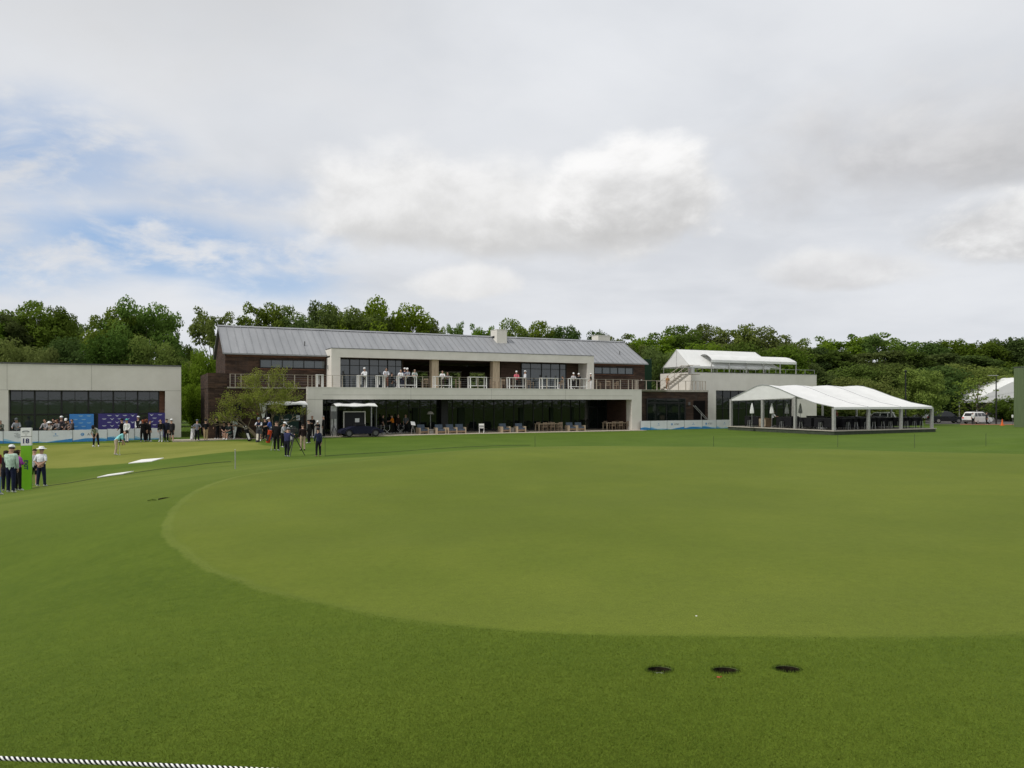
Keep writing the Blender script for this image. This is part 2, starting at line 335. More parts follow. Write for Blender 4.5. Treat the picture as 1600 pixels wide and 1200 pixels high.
def sky():
    w = bpy.data.worlds.new('World'); S.world = w; w.use_nodes = True; nt = w.node_tree; X.nt = nt
    bg = nt.nodes['Background']; bg.inputs['Strength'].default_value = .090
    st = nt.nodes.new('ShaderNodeTexSky'); st.sky_type = 'NISHITA'; st.sun_disc = False; st.sun_elevation = R(SUN_EL); st.sun_rotation = R(SUN_AZ); st.air_density = 1; st.dust_density = .6; st.ozone_density = 2
    d = coord('Generated'); x, y, z = sep(d)
    az = X.n('ARCTAN2', x, y)*57.29578; el = X.n('ARCSINE', z)*57.29578
    up = X.n('MAXIMUM', z, 0.0)
    flat = comb(x/(up+.16), y/(up+.16), 0)                          # a cloud deck overhead, seen in perspective
    rim = vec('MULTIPLY', d, (1, 1, 1.5))
    nA = noise(flat, .75, 6, .52, .3); nB = noise(flat, 2.2, 8, .56, .4); nC = noise(rim, 6.0, 10, .58, .15); nE = noise(vec('ADD', rim, (3, 1, 2)), 3.2, 8, .55, .3)
    off = noise(vec('ADD', rim, (-.014, 0, .030)), 6.0, 10, .58, .15)  # the same billows a step towards the light: their difference models them
    relief = nC-off
    def blob(a, e, ra, re):
        return 1-X.n('SQRT', ((az-a)/ra)**2.0+((el-e)/re)**2.0)
    # broken blue on the left, closed deck everywhere else
    def gap_(a, e, ra, re, k): return ss(-.40, .80, blob(a, e, ra, re)+(nE-.5)*1.6+(nB-.5)*1.0)*k
    gap = gap_(-33, 15.4, 10, 3.6, .72)
    for g in ((-24.5, 10.6, 12, 2.8, .92), (-34, 8.8, 10, 2.4, .65), (-18.0, 8.4, 7, 1.7, .70), (-21, 14.3, 9, 1.8, .35)): gap = X.n('MAXIMUM', gap, gap_(*g))
    wisp = noise(vec('MULTIPLY', d, (8, 8, 24)), 1.0, 9, .6, .45); puff = noise(vec('ADD', vec('MULTIPLY', d, (1, 1, 2.2)), (5, 2, 1)), 9.0, 9, .6, .2)
    gap = gap*ss(.82, .48, wisp)*ss(.70, .47, puff)*1.08
    deck = mix(ss(.32, .68, nA), (6.35, 6.6, 7.05), (7.9, 8.1, 8.45))
    deck = mix(ss(.38, .70, nB)*.35, deck, (8.4, 8.5, 8.75))
    deck = mix(ss(.40, .66, nE)*.30*ss(26, 12, el), deck, (6.15, 6.35, 6.65))
    deck = mix(ss(17, 31, el+(nB-.5)*14)*ss(2, -22, az)*.75, deck, (6.1, 6.15, 6.25))       # heavier cloud high on the left
    deck = mix(ss(20, 33, el+(nB-.5)*14)*ss(22, 34, az)*.5, deck, (6.8, 6.9, 7.05))
    deck = mix(ss(9, 1, el)*.5, deck, (7.0, 7.3, 7.8))
    blue = mix(.5, X(st.outputs[0]), (3.9, 5.9, 9.4))
    cur = mix(gap, deck, blue)
    def cumulus(cur, a, e, ra, re, top, body, bot, dens=1.0, soft=.35, amp=1.0, flatb=1.5, bias=0.0):
        low = X.n('MINIMUM', el-e, 0.0)*(flatb-1)
        v = 1-X.n('SQRT', ((az-a)/ra)**2.0+((el-e+low)/re)**2.0)+(nC-.5)*amp*1.35+(nE-.5)*amp*1.0
        f = ss(0, soft, v)*dens
        h = (el-e)/re+(nC-.5)*.55+(nE-.5)*.55
        lit = ss(-.55, 1.05, h*.8+relief*4.6+(ss(.8, .0, v)-.5)*.22+bias)   # sunlit sides
        dark = ss(.15, -1.0, h+relief*2.5)                            # shaded bases
        return mix(f, cur, mix(dark, mix(lit, body, top), bot))
    cur = cumulus(cur, 26.0, 15.8, 15, 7.2, (7.3,7.3,7.4), (5.8,5.8,5.95), (4.8,4.8,4.95), .92, .75, 1.2)      # the dark bank on the right
    cur = cumulus(cur, 37, 15.0, 12, 5.4, (6.6,6.6,6.7), (5.3,5.3,5.4), (4.5,4.5,4.6), .85, .7, 1.1)
    cur = cumulus(cur, 34.5, 10.6, 10.0, 3.6, (9.3,9.3,9.3), (6.6,6.6,6.65), (5.2,5.2,5.3), .96, .30, 1.0, 1.5, .18)
    cur = cumulus(cur, 24, 8.9, 7.5, 2.2, (8.4,8.4,8.4), (6.9,6.9,7.0), (5.9,5.9,6.0), .85, .5, 1.2)
    cur = cumulus(cur, -5.0, 13.4, 13.5, 5.4, (9.0,8.97,8.95), (7.2,7.18,7.15), (5.8,5.77,5.75), .92, .55, 1.05)
    cur = cumulus(cur, 2.5, 12.4, 15.0, 4.2, (8.6,8.57,8.55), (7.0,6.98,6.95), (5.7,5.67,5.65), .85, .6, 1.0)
    cur = cumulus(cur, 10.0, 14.2, 7.6, 6.0, (9.7,9.65,9.6), (7.2,7.17,7.15), (5.3,5.27,5.25), .94, .32, .9, 1.5, .05)
    cur = cumulus(cur, -3.5, 8.8, 6.0, 2.1, (9.0,8.95,8.9), (8.0,7.95,7.9), (7.2,7.15,7.1), .8, .45, 1.3)
    below = mix(ss(0, -3, el), cur, (1.2, 1.5, .6))
    put(bg.inputs['Color'], below)
sky()
# ------------------------------------------------------------------ ground: one sheet to the horizon
def poly_sd(px, py, poly):
    """signed distance to a closed outline, positive inside"""
    poly = np.array(poly); n = len(poly); d = np.full(len(px), 1e9); ins = np.zeros(len(px), bool)
    for i in range(n):
        a = poly[i]; b = poly[(i+1) % n]; e = b-a
        t = np.clip(((px-a[0])*e[0]+(py-a[1])*e[1])/(e@e+1e-12), 0, 1)
        d = np.minimum(d, np.hypot(px-a[0]-e[0]*t, py-a[1]-e[1]*t))
        c = ((a[1] > py) != (b[1] > py)) & (px < (b[0]-a[0])*(py-a[1])/(b[1]-a[1]+1e-12)+a[0]); ins ^= c
    return np.where(ins, d, -d)
def smooth_loop(pts, it=3):
    p = [np.array(q, float) for q in pts]
    for _ in range(it):
        p = [q for i in range(len(p)) for q in (p[i]*.75+p[(i+1) % len(p)]*.25, p[i]*.25+p[(i+1) % len(p)]*.75)]
    return p
def G2(px, py, hi=60): q = ground(px, py, 2.2, hi); return (q.x, q.y)
green_px = [(268,838),(268,812),(283,790),(306,770),(335,756),(368,746),(405,739),(480,729.5),(550,722)]
green_loop = [G2(a, b, 30) for a, b in green_px]+[(-3.1,19.2),(-1.6,20.2),(1.7,20.5),(5,20.0),(8.1,19.1),(11,18.2),(14,16.2),(15,11),(10.5,6.6),(6.5,4.8)]
green_loop += [G2(a, b, 12) for a, b in [(1600,990),(1300,996),(1000,993),(800,986),(600,961),(440,924),(330,885)]]
green_loop = smooth_loop(green_loop, 2)
prac_px = [(60,733),(150,728),(235,721),(330,709),(400,703.5),(440,699)]
prac_loop = [G2(a, b, 75) for a, b in prac_px]+[(-18.0,53.5),(-19,57.5),(-24,59.3),(-31,56.8),(-38,53.2),(-46,49),(-40,42)]
prac_loop = smooth_loop(prac_loop, 2)
HOLES = [ground(1030,1045.5), ground(1133,1048), ground(1230,1045)]

def m_turf():
    m, b = newmat('turf'); p = position(); x, y, z = sep(p)
    def attr(n):
        a = X.nt.nodes.new('ShaderNodeAttribute'); a.attribute_name = n; return X(a.outputs['Fac'])
    g = attr('green_sd'); q = attr('practice_sd')
    wob = noise(p, 1.3, 3); fine = noise(p, 380, 2, .7); grain = noise(p, 120, 4, .7); tuft = noise(p, 15, 5, .65); band = noise(vec('MULTIPLY', p, (.35, 1.1, 1)), .9, 4, .55); mid = noise(p, 2.1, 4, .6); big = noise(p, .28, 4, .55); huge = noise(p, .09, 3, .5)
    stripe = X.n('SINE', (x*.80+y*.6)*5.2+wob*1.2)*.5+.5; stripe2 = X.n('SINE', (x*.45-y*.9)*2.3+wob)*.5+.5
    rough = mix(ss(.3, .7, mid*.55+big*.45), (.050,.083,.007), (.070,.103,.010))
    rough = mix(ss(.35, .75, tuft)*.45, rough, (.080,.112,.012))
    rough = mix(ss(.55, .8, huge)*.4, rough, (.060,.083,.010))
    putt = mix(ss(.3, .7, mid*.4+big*.6), (.088,.118,.014), (.110,.136,.019))
    putt = mix(stripe*.20+stripe2*.16, putt, (.076,.106,.014))
    putt = mix(ss(.5, .8, huge)*.35, putt, (.122,.142,.030)); putt = mix(ss(.42, .68, band)*.5, putt, (.088,.114,.018))
    prac = mix(ss(.3, .7, big), (.140,.158,.030), (.170,.176,.040))
    d2 = X.n('SQRT', x*x+y*y)
    lawn = mix(ss(.3, .7, mid*.4+big*.6), (.050,.092,.010), (.066,.108,.014))
    lawn = mix(ss(.52, .72, noise(vec('MULTIPLY', p, (.12, .9, 1)), 1, 4, .6))*.5, lawn, (.088,.126,.020))
    far_ = ss(40, 47, d2)
    apron = mix(ss(.3, .7, big), (.080,.116,.015), (.100,.130,.021))
    rough = mix(ss(9, 22, d2)*ss(47, 40, d2), rough, apron)
    rough = mix(far_, rough, lawn)
    rg = g+(wob-.5)*.14+(tuft-.5)*.10; rw = .015+.0065*X.n('MINIMUM', X.n('SQRT', x*x+y*y), 24.0); rim = ss(0-(rw+.05), 0-rw, rg)*ss(.03, -.03, rg)  # collar grass; widening with distance paints in the pale line of a grazing view
    gm = ss(-.06, .05, g+(grain-.5)*.10+(wob-.5)*.06); qm = ss(-.35, .35, q+(wob-.5)*.5)
    c = mix(gm, rough, putt); c = mix(rim*(.34+.30*ss(14, 19, d2))*ss(.22, .45, noise(p, .55, 4))*ss(3.2, 7.0, d2+(wob-.5)*1.5), c, (.165,.190,.045)); c = mix(qm, c, prac)  # collar colour raised towards the crest, standing in for grazing-light brightness
    # grain of the blades themselves
    near = ss(14, 3, d2)
    k = 1+(grain-.5)*(near*1.5+.3)+(fine-.5)*near*1.5+(tuft-.5)*.45+(big-.5)*.35
    gn = X.nt.nodes.new('ShaderNodeVectorMath'); gn.operation = 'SCALE'; put(gn.inputs[0], c); put(gn.inputs['Scale'], k); c = X(gn.outputs[0])
    c = mix(ss(.66, .78, fine)*near*.35, c, (.20,.20,.075))          # dry tips
    put(b.inputs['Base Color'], c); b.inputs['Roughness'].default_value = .85; b.inputs['Specular IOR Level'].default_value = .05; b.inputs['Sheen Weight'].default_value = .10; b.inputs['Sheen Roughness'].default_value = .45; put(b.inputs['Sheen Tint'], (.62,.80,.16))
    
    put(b.inputs['Normal'], bump(grain*.5+fine*.35+tuft*.8, .32, .012))
    return m
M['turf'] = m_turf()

def make_ground():
    th = np.concatenate([np.linspace(-180, -44, 35)[:-1], np.arange(-44, 44.001, .22), np.linspace(44, 180, 35)[1:-1]])*PI/180
    rr = np.concatenate([[.25,.5,.8,1.2,1.6,1.9], np.exp(np.arange(math.log(2.1), math.log(95), .0125)), np.exp(np.linspace(math.log(98), math.log(6000), 40))])
    nt_, nr = len(th), len(rr)
    RR, TT = np.meshgrid(rr, th, indexing='ij'); x = (RR*np.sin(TT)).ravel(); y = (RR*np.cos(TT)).ravel()
    z = HH(x, y); gs = poly_sd(x, y, green_loop); qs = poly_sd(x, y, prac_loop)
    gs = np.clip(gs, -5, 5); qs = np.clip(qs, -5, 5)
    idx = np.arange(nr*nt_).reshape(nr, nt_); nx = np.roll(idx, -1, 1)
    quads = np.stack([idx[:-1], nx[:-1], nx[1:], idx[1:]], -1).reshape(-1, 4)[:, ::-1]
    fg = gs[quads].mean(1) > 0; fq = (qs[quads].mean(1) > 0) & ~fg
    fc = np.stack([x[quads].mean(1), y[quads].mean(1)], -1)
    cut = np.zeros(len(quads), bool)
    for h in HOLES: cut |= np.hypot(fc[:, 0]-h.x, fc[:, 1]-h.y) < .10
    def piece(name, sel, centre=False):
        fs = quads[sel]; used = np.unique(fs); mp = np.full(len(x), -1); mp[used] = np.arange(len(used)); fs = mp[fs]
        co = np.stack([x[used], y[used], z[used]], -1); a, b = gs[used], qs[used]
        me = bpy.data.meshes.new(name)
        faces = fs.tolist(); co = co.tolist()
        if centre: co.append((0, 0, H(0, 0))); a = np.append(a, -5); b = np.append(b, -5); faces += [(mp[idx[0, j]], mp[nx[0, j]], len(co)-1)[::-1] for j in range(nt_)]
        me.from_pydata(co, [], faces)
        for nm, arr in (('green_sd', a), ('practice_sd', b)):
            at = me.attributes.new(nm, 'FLOAT', 'POINT'); at.data.foreach_set('value', np.ascontiguousarray(arr, dtype=np.float32))
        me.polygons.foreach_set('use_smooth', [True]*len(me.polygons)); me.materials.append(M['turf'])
        return me
    me = piece('ground', ~fg & ~fq & ~cut, True)
    bm = bmesh.new(); bm.from_mesh(me); la = bm.verts.layers.float['green_sd']; lb = bm.verts.layers.float['practice_sd']
    for h in HOLES:                                                  # the cup openings are cut out of the turf
        loop = [e for e in bm.edges if e.is_boundary and max(math.hypot(v.co.x-h.x, v.co.y-h.y) for v in e.verts) < .22]
        ring = []
        for i in range(36):
            t = 2*PI*i/36; r = .0560+random.uniform(-.0016, .0016); px, py = h.x+r*math.cos(t), h.y+.80*r*math.sin(t)
            v = bm.verts.new((px, py, H(px, py)-.001)); v[la] = -1; v[lb] = -5; ring.append(v)
        es = [bm.edges.new((ring[i], ring[(i+1) % 36])) for i in range(36)]
        bmesh.ops.triangle_fill(bm, use_beauty=True, use_dissolve=False, edges=loop+es, normal=(0, 0, 1))
    for f in bm.faces: f.smooth = True
    bmesh.ops.recalc_face_normals(bm, faces=bm.faces)
    if sum(f.normal.z for f in list(bm.faces)[:200]) < 0: bmesh.ops.reverse_faces(bm, faces=bm.faces)
    bm.to_mesh(me); bm.free()
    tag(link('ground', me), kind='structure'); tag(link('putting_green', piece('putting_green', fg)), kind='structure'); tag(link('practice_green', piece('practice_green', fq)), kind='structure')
make_ground()

def golf_holes():
    names = ['leftmost of three golf holes, white plastic liner showing inside', 'middle golf hole of the three in the foreground turf', 'rightmost of three golf holes cut in the foreground turf']
    for i, h in enumerate(HOLES):
        t = thing('golf_hole', names[i], 'golf hole', h, 0, 'three holes cut in the foreground turf')
        mb = MB(); r = .0575; t.scale = (1, .80, 1); mb.lathe([(r, -.004), (r*.985, -.03), (r*.99, -.11), (.001, -.112)], n=32, cap=False); mb.build('soil_wall', M['soil'], t, True)
        ln = MB(); d = (-.027, -.036, -.06)[i]; ln.lathe([(.0545, d), (.0545, -.108), (.0525, -.108), (.0525, d)], n=32, cap=False); ln.build('cup_liner', M['white'], t, True)
        ln2 = MB(); ln2.lathe([(.0524, -.106), (.001, -.1055)], n=24, cap=False); ln2.build('cup_floor', M['soil'], t)
        g = MB()
        for _ in range(420):                                         # blades leaning over the lip
            a = random.uniform(0, 2*PI); rr = random.uniform(.0535, .063); px, py = rr*math.cos(a), rr*math.sin(a); z0 = H(h.x+px, h.y+py)-h.z-.001
            L = random.uniform(.005, .013); b = random.uniform(0, 2*PI); lean = random.uniform(.1, .9)*L; w = .0011
            inx, iny = (-math.cos(a)*.7+math.cos(b)*.7)*lean, (-math.sin(a)*.7+math.sin(b)*.7)*lean
            g.add([(px-w*math.sin(b), py+w*math.cos(b), z0), (px+w*math.sin(b), py-w*math.cos(b), z0), (px+inx, py+iny, z0+L)], [(0,1,2)])
        o = g.build('grass_rim', M['blade'], t); o['kind'] = 'stuff'
M['blade'] = pm('grass_blade', (.075,.115,.016), .8, .1, var=.5, scale=60)
def m_blade2():
    m, b = newmat('turf_blades'); p = position()
    n = noise(p, 210, 2, .7); t = noise(p, 2.1, 4, .6)
    c = mix(ss(.28, .72, n), (.082,.122,.012), (.142,.188,.024)); c = mix(ss(.70, .80, n)*.4, c, (.19,.19,.06)); c = mix(ss(.4, .7, t)*.3, c, (.096,.124,.014))
    put(b.inputs['Base Color'], c); b.inputs['Roughness'].default_value = .7; b.inputs['Specular IOR Level'].default_value = .1; return m
def turf_blades():
    """mown blades standing in the nearest turf"""
    rng = np.random.default_rng(4); N = 900000
    dd = 1/rng.uniform(1/8.0, 1/1.9, N); an = rng.uniform(-.85, .85, N); Y = dd*np.cos(an); x = dd*np.sin(an)
    s = poly_sd(x, Y, green_loop); keep = (s < -.03) & (rng.uniform(0, 1, N) < np.clip((8.0-dd)/3.5, 0, 1)*np.clip((.85-np.abs(an))/.12, 0, 1))
    for h in HOLES: keep &= np.hypot(x-h.x, (Y-h.y)/.8) > .058
    x, Y = x[keep], Y[keep]; n = len(x); z = HH(x, Y)-.001
    L = rng.uniform(.004, .0085, n); a = rng.uniform(0, 2*PI, n); ln = rng.uniform(.2, 1.1, n)*L; la = rng.uniform(0, 2*PI, n); w = rng.uniform(.0008, .0014, n)
    V = np.empty((n, 3, 3)); V[:, 0] = np.stack([x-w*np.cos(a), Y-w*np.sin(a), z], 1); V[:, 1] = np.stack([x+w*np.cos(a), Y+w*np.sin(a), z], 1); V[:, 2] = np.stack([x+ln*np.cos(la), Y+ln*np.sin(la), z+L], 1)
    me = bpy.data.meshes.new('grass'); me.vertices.add(3*n); me.vertices.foreach_set('co', V.ravel().astype(np.float32)); me.loops.add(3*n); me.loops.foreach_set('vertex_index', np.arange(3*n, dtype=np.int32)); me.polygons.add(n); me.polygons.foreach_set('loop_start', np.arange(0, 3*n, 3, dtype=np.int32))
    me.update(calc_edges=True); me.materials.append(m_blade2()); tag(link('grass', me), 'short mown grass blades in the nearest turf', 'grass', kind='stuff')
turf_blades()
golf_holes()
q = ground(1122.5, 1058); mb = MB(); mb.lathe([(.008, -.001), (.007, .002), (.003, .003), (.0005, .0032)], n=9); mb.lathe([(.003, -.001), (.002, .003), (.0005, .004)], (.012,.004,0), n=7)
tag(mb.build('tee_peg', pm('red_plastic', (.42,.05,.03), .5, .4), None, True, q), 'tiny broken red tee peg lying by the middle hole', 'tee peg')
q = ground(1088, 962); mb = MB(); mb.lathe([(.005, 0), (.005, .002), (.003, .003), (.0005, .003)], n=14)
tag(mb.build('ball_marker', M['white'], None, True, q), 'small white ball marker lying on the putting green', 'ball marker')
q = ground(252, 780); t = thing('divot_flap', 'torn dark turf flap in the slope left of the green', 'divot', q, R(28))
mb = MB()
for i in range(7):
    a = i/6; mb.tube([(-.04+a*.15, -.01+.05*a, -.012), (-.03+a*.15, .0+.05*a, .004+.008*math.sin(a*3)), (-.02+a*.15, .02+.05*a, -.012)], [.014,.016,.012], 7)
mb.build('soil', M['soil'], t, True)
mb = MB(); mb.tube([(-.20,-.02,-.004),(-.13,-.012,.004),(-.07,-.008,-.004)], [.006,.011,.006], 6); mb.build('turf_lip', M['blade'], t, True)

# ------------------------------------------------------------------ main clubhouse
CH = thing('clubhouse', 'long dark brick clubhouse with grey metal roof and cream terrace frames', 'clubhouse', P0, ANG)
def glazing(parent, name, u0, u1, v, z0, z1, us, zs, gm, fr=.06, vis=None):
    """one glass sheet with its mullions as a sub-part"""
    p = MB().box(u0, u1, v, v+.03, z0, z1).build(name, gm, parent)
    f = MB()
    for z in zs: f.box(u0, u1, v-.055, v-.003, z-fr/2, z+fr/2)
    for u, w in us: f.box(u-w/2, u+w/2, v-.062, v-.003, z0, z1)
    f.build('mullion', M['black'], p); return p
D, EAVE, RIDGE = 4.27, 7.30, 10.05
mb = MB().box(0, 34.5, 0, 4.9, 3.21, 4.2).box(-.012, 34.512, -.012, .55, 4.2, D).box(0, 1.3, .004, 1.0, -.4, 3.21).box(33.25, 34.496, .004, 1.0, -.4, 3.21)
lf = mb.build('lower_frame', M['stucco'], CH)
j = MB().box(1.3, 33.25, -.004, .02, 3.59, 3.612)
for u in (9.2, 17.2, 25.3): j.box(u-.011, u+.011, -.003, .02, 3.22, 4.19)
j.box(.0, 1.3, -.003, .02, 3.20, 3.222); j.build('stucco_joint', M['stucco_joint'], lf)
glazing(CH, 'ground_floor_glass', 1.3, 33.2, 4.6, -.2, 3.205, [(1.5+i*1.128, .05 if i % 2 else .075) for i in range(29)], [2.42, .12, 3.16], M['glass_low'])
MB().box(13.6, 14.3, 3.9, 4.5, -.2, 3.205).build('dark_pillar', M['black'], CH)
MB().box(33.12, 33.246, 1.0, 4.5, -.2, 3.2).build('timber_side_wall', M['wood_dark'], CH)
cm = pm('grey_green_strip', (.020,.030,.017), .9, .1, var=.2, scale=3, stretch=(14,14,.2))
for u, w in ((10.9, .5), (15.6, .7), (22.4, .45), (26.0, .4), (28.6, .3)): MB().box(u, u+w, 4.45, 4.53, 0, 2.38).build('upright_strip', cm, CH)  # dim grey-green strips standing just before the ground-floor glass
# left wing, one storey with a roof terrace
MB().box(-7.8, -.004, .5, 9, -.4, 4.12).build('wing_wall', M['brick'], CH)
MB().box(-6.35, -.02, .42, 5.0, 4.122, 4.24).build('terrace_slab', M['deck'], CH)
MB().box(-7.82, -6.36, .48, 9, 4.122, 5.35).build('wing_parapet', M['brick'], CH)
dr = MB().box(-6.55, -5.3, .44, .497, 0, 2.9).build('door', M['dark'], CH); MB().box(-6.62, -6.552, .42, .5, 0, 2.97).box(-5.298, -5.23, .42, .5, 0, 2.97).box(-6.552, -5.298, .42, .5, 2.902, 2.97).build('door_frame', M['black'], dr)
MB().box(-6.2, -5.55, .425, .438, 1.28, 1.62).build('paper_notice', M['white'], dr)
MB().lathe([(.09, 0), (.09, -.08), (.03, -.12)], (-3.95, .5, 1.98), 12, 'y').build('fire_bell', pm('red_enamel', (.45,.04,.04), .4, .4), CH, True)
gd = MB().box(-3.3, -.25, .46, .497, 0, 3.0).build('loading_opening', pm('unlit_opening', (.006,.006,.006), .95, .05), CH); MB().box(-3.38, -3.302, .42, .5, 0, 3.08).box(-.248, -.17, .42, .5, 0, 3.08).box(-3.302, -.248, .42, .5, 3.002, 3.08).build('door_frame', M['black'], gd)
MB().box(-.32, -.08, .30, .496, 2.55, 2.80).build('wall_lamp', M['steel'], CH)
# the gabled upper body
gw = MB(); wall_t = .3
MB().box(-6.08, 2.70, 5, 5+wall_t, D, EAVE-.05).build('upper_brick_wall', M['brick'], CH); MB().box(30.52, 38.5, 5, 5+wall_t, D, EAVE-.05).build('upper_brick_wall', M['brick'], CH)
prof = [(5.302, -.4), (14.4, -.4), (14.4, EAVE-.05), (9.7, RIDGE-.12), (5.302, EAVE+.1)]
MB().prism(prof, -6.08, -5.78, 'x').build('gable_wall', M['brick'], CH)
MB().prism([(5.302, 4.3)]+prof[1:1]+[(14.4, 4.3)]+prof[2:], 38.2, 38.5, 'x').build('gable_wall', M['brick'], CH)
for a_, b_ in ((-5.778, 9.9), (22.95, 38.198)): MB().box(a_, b_, 14.1, 14.4, 0, EAVE-.05).build('back_wall', M['brick'], CH)
for q in ((-6.0, 2.70, 4.965, 4.998, 6.98, 7.16), (30.52, 38.45, 4.965, 4.998, 6.98, 7.16), (-3.3, 2.5, 4.972, 4.998, 5.90, 5.99)): MB().box(*q).build('timber_trim', M['wood_red'], CH)
MB().box(30.6, 37.0, 4.972, 4.998, 5.92, 6.0).build('timber_trim', M['wood_red'], CH)
glazing(CH, 'clerestory_window', -3.16, 2.55, 4.94, 6.03, 6.78, [(-3.16+i*.951, .07 if i % 2 == 0 else .03) for i in range(7)], [6.06, 6.75], M['glass_up'])
glazing(CH, 'clerestory_window', 30.75, 36.85, 4.94, 6.03, 6.78, [(30.75+i*1.016, .07 if i % 2 == 0 else .04) for i in range(7)], [6.06, 6.75], M['glass_up'])
# deck and see-through hall
MB().box(.4, 38.4, .56, 14.0, 4.202, 4.262).build('balcony_deck', M['deck'], CH)
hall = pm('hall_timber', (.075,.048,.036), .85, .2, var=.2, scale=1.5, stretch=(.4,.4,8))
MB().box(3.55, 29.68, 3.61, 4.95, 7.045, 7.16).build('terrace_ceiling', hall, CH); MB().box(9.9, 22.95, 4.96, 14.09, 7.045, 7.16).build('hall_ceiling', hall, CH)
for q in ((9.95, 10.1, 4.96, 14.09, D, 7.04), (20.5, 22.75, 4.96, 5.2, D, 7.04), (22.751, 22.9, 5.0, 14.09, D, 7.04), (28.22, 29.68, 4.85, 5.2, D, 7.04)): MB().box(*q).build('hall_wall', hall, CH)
h = MB()
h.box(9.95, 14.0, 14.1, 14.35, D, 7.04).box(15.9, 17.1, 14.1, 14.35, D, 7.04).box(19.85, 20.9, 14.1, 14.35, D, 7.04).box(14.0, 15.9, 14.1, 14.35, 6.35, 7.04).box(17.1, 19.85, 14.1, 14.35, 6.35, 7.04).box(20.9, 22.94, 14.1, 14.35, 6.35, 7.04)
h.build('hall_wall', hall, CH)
for a, b_ in ((14.0, 15.9), (17.1, 19.85), (20.9, 22.7)): MB().box(a, b_, 14.0, 14.09, 6.26, 6.38).build('roller_screen', M['stucco'], CH)
for a, b_ in ((14.0, 15.9), (17.1, 19.85), (20.9, 22.7)): MB().box(a, b_, 14.15, 14.2, D, 4.45).build('sill_wall', M['brick'], CH)
# upper frame
mb = MB().box(2.72, 30.5, 3, 3.6, 7.042, 7.82).box(2.72, 3.53, 3.002, 5.2, 4.262, 7.04).box(29.69, 30.5, 3.002, 5.2, 4.262, 7.04).box(2.722, 30.498, 3.6, 6.1, 7.2, 7.80)
uf = mb.build('upper_frame', M['stucco'], CH); MB().box(2.70, 30.52, 2.985, 3.4, 7.822, 7.875).box(2.70, 2.9, 3.4, 5.4, 7.822, 7.875).build('coping', M['coping'], uf)
MB().box(2.60, 2.715, 4.2, 4.4, 6.0, 6.35).build('wall_lamp', M['steel'], CH)
glazing(CH, 'upper_glass', 3.54, 9.93, 4.9, 4.27, 7.04, [(3.58, .08), (4.85, .08), (5.77, .03), (6.72, .08), (7.62, .03), (8.5, .08), (9.3, .03), (9.9, .08)], [6.40, 7.0, 5.55, 4.32], M['glass_up'], .05)
glazing(CH, 'upper_glass', 22.8, 28.2, 4.9, 4.27, 7.04, [(22.84, .08), (23.9, .03), (25.2, .08), (26.3, .03), (27.4, .08), (28.16, .08)], [6.43, 7.0, 4.32], M['glass_up'], .05)
MB().box(12.4, 13.1, 3.3, 4.0, 4.262, 7.04).build('column', M['wood_pale'], CH); MB().box(18.85, 19.6, 3.3, 4.0, 4.262, 7.04).build('column', M['wood_pale'], CH)
# roof with standing seams
def slope(v0, z0, v1, z1, name, ribs=True):
    o = MB(); th = .14
    o.add([(-6.3, v0, z0), (38.75, v0, z0), (38.75, v1, z1), (-6.3, v1, z1), (-6.3, v0, z0-th), (38.75, v0, z0-th), (38.75, v1, z1-th), (-6.3, v1, z1-th)],
          [(0,1,2,3), (7,6,5,4), (0,4,5,1), (1,5,6,2), (2,6,7,3), (3,7,4,0)])
    if ribs:
        n = 69; d = Vector((0, v1-v0, z1-z0)); up = Vector((1,0,0)).cross(d).normalized(); up = up if up.z > 0 else -up
        for i in range(n+1):
            u = -6.27+i*(45.0/n); a = Vector((u, v0, z0))+up*.028; o.bar(a, a+d, .03, .05, up)
    return o
rf = slope(4.72, EAVE-.02, 9.70, RIDGE, 'roof').build('roof', M['roof'], CH)
slope(14.7, EAVE-.02, 9.72, RIDGE, 'roof', False).build('back_slope', M['roof'], rf)
MB().prism([(9.5, RIDGE-.04), (9.71, RIDGE+.10), (9.92, RIDGE-.04), (9.71, RIDGE+.02)], -6.33, 38.78, 'x').build('ridge_cap', M['roof'], rf)
for a, b_ in ((-6.3, 2.69), (30.53, 38.75)): MB().box(a, b_, 4.60, 4.715, EAVE-.15, EAVE-.03).build('gutter', M['roof'], rf)
c1 = MB().box(21.6, 22.8, 8.3, 9.9, 8.6, 10.72).build('chimney', M['stucco'], rf); MB().box(21.57, 22.83, 8.27, 9.93, 10.722, 10.77).build('cap', M['stucco'], c1); MB().box(21.585, 21.597, 8.9, 9.5, 9.85, 10.1).build('vent', M['black'], c1)
c2 = MB().box(35.35, 37.0, 9.78, 11.2, 8.8, 10.74).build('chimney', M['stucco'], rf); MB().box(35.32, 37.03, 9.75, 11.23, 10.742, 10.79).build('cap', M['stucco'], c2)
MB().tube([(1.0, 6.4, 8.15), (1.0, 6.4, 8.62)], .05, 8).build('vent_pipe', M['coping'], rf); MB().tube([(36.2, 6.6, 8.2), (36.2, 6.6, 8.72)], .05, 8).build('vent_pipe', M['coping'], rf)
